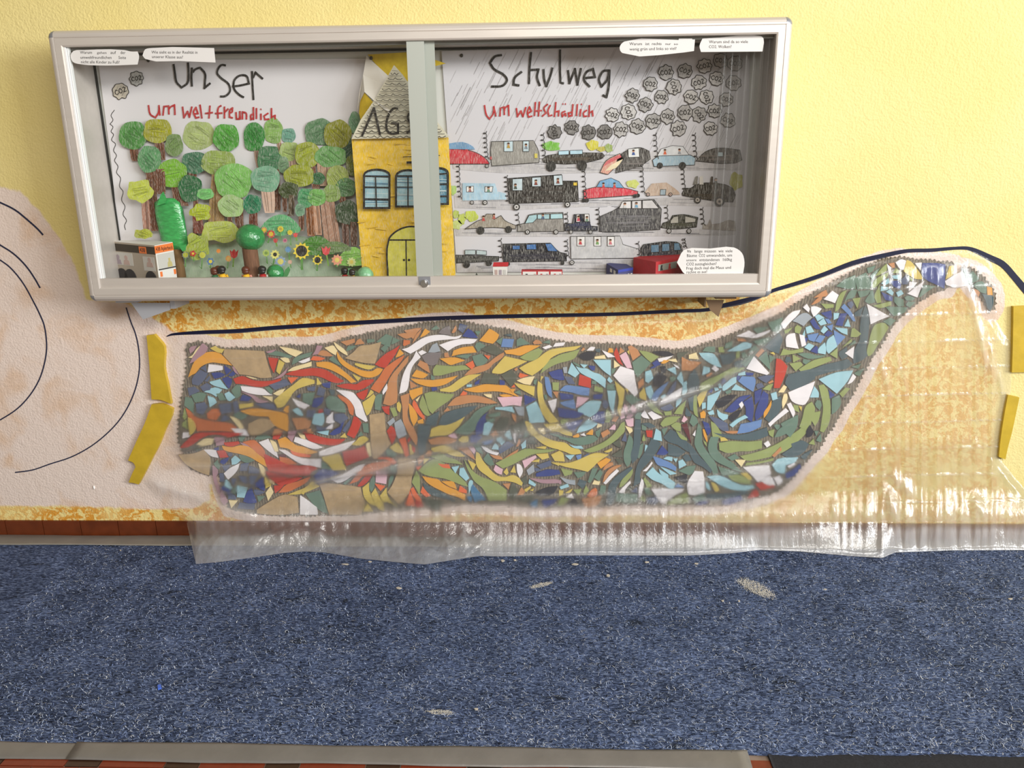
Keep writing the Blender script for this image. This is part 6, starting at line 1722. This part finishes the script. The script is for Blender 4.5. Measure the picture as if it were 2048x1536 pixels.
# ================================================================== the clear plastic sheet
def sheet_film():
    NX, NT, NF = 760, 190, 54
    top = lambda x: np.interp(x, ST[:, 0], ST[:, 1])+3
    LB = np.array([(668, 334), (760, 340), (818, 346), (890, 318), (955, 280), (1000, 318), (1030, 352), (1052, 385)]); RB = np.array([(500, 1986), (530, 1990), (640, 1994), (690, 2023), (780, 2022), (850, 2006), (915, 1999), (960, 2034), (1010, 2080), (1060, 2125)])
    FE = np.array([(392, 1128), (440, 1124), (500, 1116), (570, 1106), (610, 1103), (650, 1105), (720, 1117), (790, 1124), (850, 1129), (900, 1121), (960, 1112), (1000, 1113), (1160, 1111), (1380, 1111), (1460, 1107), (1520, 1100), (1600, 1103), (1700, 1112), (1765, 1116), (1790, 1105), (1900, 1101), (2125, 1100)])
    s = np.linspace(0, 1, NX); t = np.linspace(0, 1, NT); S, T = np.meshgrid(s, t); x = 340+S*(1990-340)
    YB = 1044.
    for _ in range(4):
        tp = top(np.clip(x, 336, 2060)); y = tp+T*(YB-tp); xl = np.interp(y, LB[:, 0], LB[:, 1]); xr = np.interp(y, RB[:, 0], RB[:, 1]); x = xl+S*(xr-xl)
    # how far it hangs off the wall
    lift = .0016+.0135*sstep(0, .06, T)+.02*sstep(.62, 1, T)+.035*sstep(.86, 1, T)
    right = sstep(1620, 1760, x)*sstep(0, .12, T); lift += .016*right*np.sin(np.clip((x-1620)/360, 0, 1)*math.pi)
    edge = sstep(0, .012, S)*sstep(0, .012, 1-S); lift = .0022+(lift-.0016)*edge
    n1 = lambda a, f_, p: np.sin(a*f_+p)
    ple = np.zeros_like(x)
    for i in range(14):
        fr = RNG.uniform(.05, .42); ph = RNG.uniform(0, 6.28); am = .0016/(1+fr*9); ple += am*np.sin(x*fr+ph+.6*np.sin(y*.011+i)+.25*np.sin(y*.037*i*.4))*(.35+.65*np.sin(y*.006*(1+i*.3)+ph)**2)
    wr = (.2+1.7*right+.5*sstep(.85, 1, T))*edge*sstep(0, .04, T)
    # fold lines left from the packet: a grid of sharp creases
    yy = (y+.025*(x-1700)-633)/53.5; cz = np.exp(-((yy-np.round(yy))/.018)**2)*(.3+.9*right); xx_ = (x-1837)/232; cv = np.exp(-((xx_-np.round(xx_))/.006)**2)*right
    # long diagonal gathers pulled from the tape ends
    gat = np.zeros_like(x)
    for (ax, ay, bx_, by_, w_, h_) in ((345, 905, 870, 905, 16, .006), (600, 975, 1180, 850, 13, .012), (1150, 856, 1440, 775, 12, .011), (1420, 790, 1580, 652, 12, .010), (280, 960, 520, 1035, 12, .012), (330, 930, 700, 950, 9, .006), (1925, 540, 1985, 760, 10, .012), (1960, 640, 2010, 800, 8, .008), (1840, 1000, 1770, 940, 14, .012), (1760, 700, 1778, 800, 5, .006), (1790, 690, 1815, 790, 5, .006), (1740, 790, 1690, 900, 7, .006), (1772, 960, 1790, 1044, 12, .016), (1945, 985, 1975, 1044, 10, .012), (1660, 985, 1672, 1044, 8, .008), (610, 975, 860, 912, 16, .01), (860, 905, 1100, 858, 16, .01)):
        d = np.array([bx_-ax, by_-ay], float); Ld = np.hypot(*d); d /= Ld; u = (x-ax)*d[0]+(y-ay)*d[1]; w2 = -(x-ax)*d[1]+(y-ay)*d[0]; gat = np.maximum(gat, h_*np.exp(-(w2/w_)**2)*sstep(-10, 40, u)*sstep(-10, 40, Ld-u))
    blur = np.zeros_like(x)
    for LN, up in (((600, 978, 860, 912, 1000, 884, 1140, 856, 1290, 820, 1440, 772, 1530, 690, 1580, 650), 62), ((345, 912, 470, 872, 610, 868, 700, 850), 70), ((420, 1000, 600, 952, 860, 950), 26)):
        LN = np.array(LN, float).reshape(-1, 2); yl = np.interp(x, LN[:, 0], LN[:, 1]); on = sstep(LN[0, 0]-5, LN[0, 0]+40, x)*sstep(-5, 40, LN[-1, 0]-x); blur = np.maximum(blur, on*sstep(-4, 3, yl-y)*sstep(up+25, up-15, yl-y))
    blur = np.maximum(blur, sstep(975, 1010, y+.12*np.clip(x-1150, 0, 300)+.2*np.clip(x-1400, 0, 400))*sstep(600, 800, x)); blur = np.maximum(blur, sstep(1700, 1760, x)*sstep(600, 660, y)*.15)*(1-.6*sstep(1560, 1700, x))
    off = lift+.012*blur*edge+ple*wr*1.5+.0022*cz+.002*cv+gat*edge
    off = np.maximum(off, .0125*edge*sstep(0, .05, T)+.0018)
    P = np.zeros(x.shape+(3,)); d = FF[None, None]+RR*((x-1024)/F0)[..., None]-UU*((y-768)/F0)[..., None]; k = (-off-CAM[1])/d[..., 1]; P[:] = CAM+d*k[..., None]
    haze = .08+.05*right+.16*sstep(.9, 1, T)+.22*np.clip(gat/.012, 0, 1)+.22*cz+.18*cv+.3*(1-edge)*0
    # over the skirting and out on the floor
    q = np.linspace(0, 1, NF+1)[1:]; base_ = P[-1]; xe = x[-1]+0; xe = np.where(x[-1] < 460, np.interp(x[-1], (385, 460), (392, 460)), x[-1]); ye = np.interp(xe, FE[:, 0], FE[:, 1])
    E = np.array([Fl(a, b_, .0125) for a, b_ in zip(xe, ye)]); G = np.zeros((NF, NX, 3))
    for j, w_ in enumerate(q):
        m_ = base_*(1-w_)+E*w_; m_[:, 2] = E[:, 2]+(base_[:, 2]-E[:, 2])*(1-w_)**2.4; G[j] = m_
    QX = np.broadcast_to(x[-1], (NF, NX)); QW = q[:, None]*np.ones((1, NX)); cr_ = np.zeros_like(QX)
    for i in range(22):
        kk = RNG.uniform(.02, .22); dr = RNG.normal(0, .8); ph = RNG.uniform(0, 6.28); cr_ += (.0042/(1+kk*12))*(1-np.abs(np.sin(.5*kk*(QX*math.cos(dr)+QW*75*math.sin(dr))+ph+.8*np.sin(QX*.012*(1+i % 5)+ph))))**2.2
    fine = np.zeros_like(QX)
    for i in range(18): fr = RNG.uniform(.12, .95); ph = RNG.uniform(0, 6.28); fine += (.0016/(1+fr*2))*np.abs(np.sin(QX*fr*.5+ph+QW*RNG.uniform(-1.2, 1.2)))*(.4+.6*np.sin(QX*.013*(1+i)+ph)**2)
    rt = sstep(930, 1010, QX); hem = .004*np.exp(-((QW-.83)/.03)**2)*rt
    lump = np.zeros_like(QX)
    for (cx_, cq, rx, rq, h_) in ((430, .55, 40, .3, .022), (520, .4, 60, .3, .02), (600, .35, 40, .3, .018), (640, .6, 20, .3, .022), (760, .45, 60, .35, .02), (850, .75, 30, .25, .016), (930, .6, 60, .3, .014), (1050, .3, 90, .3, .012), (1250, .55, 160, .35, .014), (1450, .5, 100, .3, .016), (1660, .4, 60, .4, .02), (1775, .5, 22, .6, .03), (1865, .2, 50, .3, .018), (1980, .4, 50, .4, .016)): lump += h_*np.exp(-((QX-cx_)/rx)**2-((QW-cq)/rq)**2)
    G[..., 2] += (cr_*(1-rt*.85)+fine*rt+hem+lump*(1-.7*rt*(QX < 1540)))*np.sin(np.clip(QW*1.02, 0, 1)*math.pi)**.6+cr_*.35*QW*0; hz = .09+.36*sstep(.18, .42, QW-.12*(QX < 900)+.14*sstep(1350, 1600, QX))*np.where(QX > 960, 1, .5)+.1*np.clip(cr_/.012, 0, 1)
    hz = np.where(QW > .95, hz*.7+.1, hz)
    BL = np.concatenate([blur, np.full_like(hz, .5)], 0); GS = np.concatenate([.5*right+.5*np.clip(gat/.01, 0, 1)+.6*cz*right+.25*sstep(.85, 1, T), np.full_like(hz, .8)-.35*rt*(QX < 1540)], 0)
    V = np.concatenate([P, G], 0); H = np.concatenate([haze, hz], 0); ny = NT+NF; idx = np.arange(NX*ny).reshape(ny, NX)
    f = np.stack([idx[:-1, :-1], idx[1:, :-1], idx[1:, 1:], idx[:-1, 1:]], -1).reshape(-1, 4)
    me = bpy.data.meshes.new('plastic_sheet'); me.from_pydata(V.reshape(-1, 3).tolist(), [], f.tolist()); at = me.attributes.new('haze', 'FLOAT', 'POINT'); at.data.foreach_set('value', H.ravel().astype(np.float32)); [me.attributes.new(nm, 'FLOAT', 'POINT').data.foreach_set('value', np.clip(q_, 0, 1).ravel().astype(np.float32)) for nm, q_ in (('blur', BL), ('shine', GS))]; me.polygons.foreach_set('use_smooth', np.ones(len(f), bool)); me.materials.append(film_mat()); me.update()
    return link('plastic_sheet', me)
def film_mat():
    m = bpy.data.materials.new('clear_film'); m.use_nodes = True; nt = m.node_tree; L = nt.links.new; nt.nodes.remove(nt.nodes['Principled BSDF'])
    tr = nt.nodes.new('ShaderNodeBsdfTransparent'); tr.inputs[0].default_value = (1, 1, .995, 1); gl = nt.nodes.new('ShaderNodeBsdfGlossy'); gl.inputs['Roughness'].default_value = .16
    df = nt.nodes.new('ShaderNodeBsdfDiffuse'); df.inputs[0].default_value = (.93, .93, .94, 1); tl_ = nt.nodes.new('ShaderNodeBsdfTranslucent'); tl_.inputs[0].default_value = (.93, .93, .94, 1)
    at = nt.nodes.new('ShaderNodeAttribute'); at.attribute_name = 'haze'; tc = nt.nodes.new('ShaderNodeTexCoord'); mp = nt.nodes.new('ShaderNodeMapping'); mp.inputs['Scale'].default_value = (1, 1, .07)
    n = nt.nodes.new('ShaderNodeTexNoise'); n.inputs['Scale'].default_value = 210; n.inputs['Detail'].default_value = 4; n.inputs['Distortion'].default_value = .3; bp = nt.nodes.new('ShaderNodeBump'); bp.inputs['Strength'].default_value = .55; bp.inputs['Distance'].default_value = .003
    L(tc.outputs['Object'], mp.inputs[0]); L(mp.outputs[0], n.inputs['Vector']); L(n.outputs['Fac'], bp.inputs['Height'])
    for s in (gl, df): L(bp.outputs[0], s.inputs['Normal'])
    lw = nt.nodes.new('ShaderNodeLayerWeight'); pw = nt.nodes.new('ShaderNodeMath'); pw.operation = 'POWER'; pw.inputs[1].default_value = 5; fr = nt.nodes.new('ShaderNodeMath'); fr.operation = 'MULTIPLY_ADD'; fr.inputs[1].default_value = .9; fr.inputs[2].default_value = .04; L(lw.outputs['Facing'], pw.inputs[0]); L(pw.outputs[0], fr.inputs[0]); f2 = nt.nodes.new('ShaderNodeMath'); f2.operation = 'MULTIPLY_ADD'; f2.inputs[1].default_value = .75; f2.inputs[2].default_value = .0; f2.use_clamp = True; L(fr.outputs[0], f2.inputs[0]); f3 = nt.nodes.new('ShaderNodeMath'); f3.operation = 'MINIMUM'; f3.inputs[1].default_value = .06; L(f2.outputs[0], f3.inputs[0]); sh = nt.nodes.new('ShaderNodeAttribute'); sh.attribute_name = 'shine'; f4 = nt.nodes.new('ShaderNodeMath'); f4.operation = 'MULTIPLY_ADD'; f4.inputs[1].default_value = .11; L(sh.outputs['Fac'], f4.inputs[0]); L(f3.outputs[0], f4.inputs[2]); f2 = f4
    hz = nt.nodes.new('ShaderNodeMixShader'); hz.inputs[0].default_value = .42; L(df.outputs[0], hz.inputs[1]); L(tl_.outputs[0], hz.inputs[2])
    rf = nt.nodes.new('ShaderNodeBsdfRefraction'); rf.inputs['IOR'].default_value = 1.45; rf.inputs['Roughness'].default_value = .6; rf.inputs[0].default_value = (.97, .97, .97, 1)
    ba = nt.nodes.new('ShaderNodeAttribute'); ba.attribute_name = 'blur'; bm_ = nt.nodes.new('ShaderNodeMath'); bm_.operation = 'MULTIPLY'; bm_.inputs[1].default_value = .72; L(ba.outputs['Fac'], bm_.inputs[0]); tb = nt.nodes.new('ShaderNodeMixShader'); L(bm_.outputs[0], tb.inputs[0]); L(tr.outputs[0], tb.inputs[1]); L(rf.outputs[0], tb.inputs[2]); tr = tb
    a = nt.nodes.new('ShaderNodeMixShader'); L(at.outputs['Fac'], a.inputs[0]); L(tr.outputs[0], a.inputs[1]); L(hz.outputs[0], a.inputs[2])
    b = nt.nodes.new('ShaderNodeMixShader'); L(f2.outputs[0], b.inputs[0]); L(a.outputs[0], b.inputs[1]); L(gl.outputs[0], b.inputs[2]); L(b.outputs[0], nt.nodes['Material Output'].inputs[0]); return m
film = sheet_film(); tag(film, 'clear creased plastic sheet hung over the tile mosaic and trailing onto the felt', 'plastic sheet')
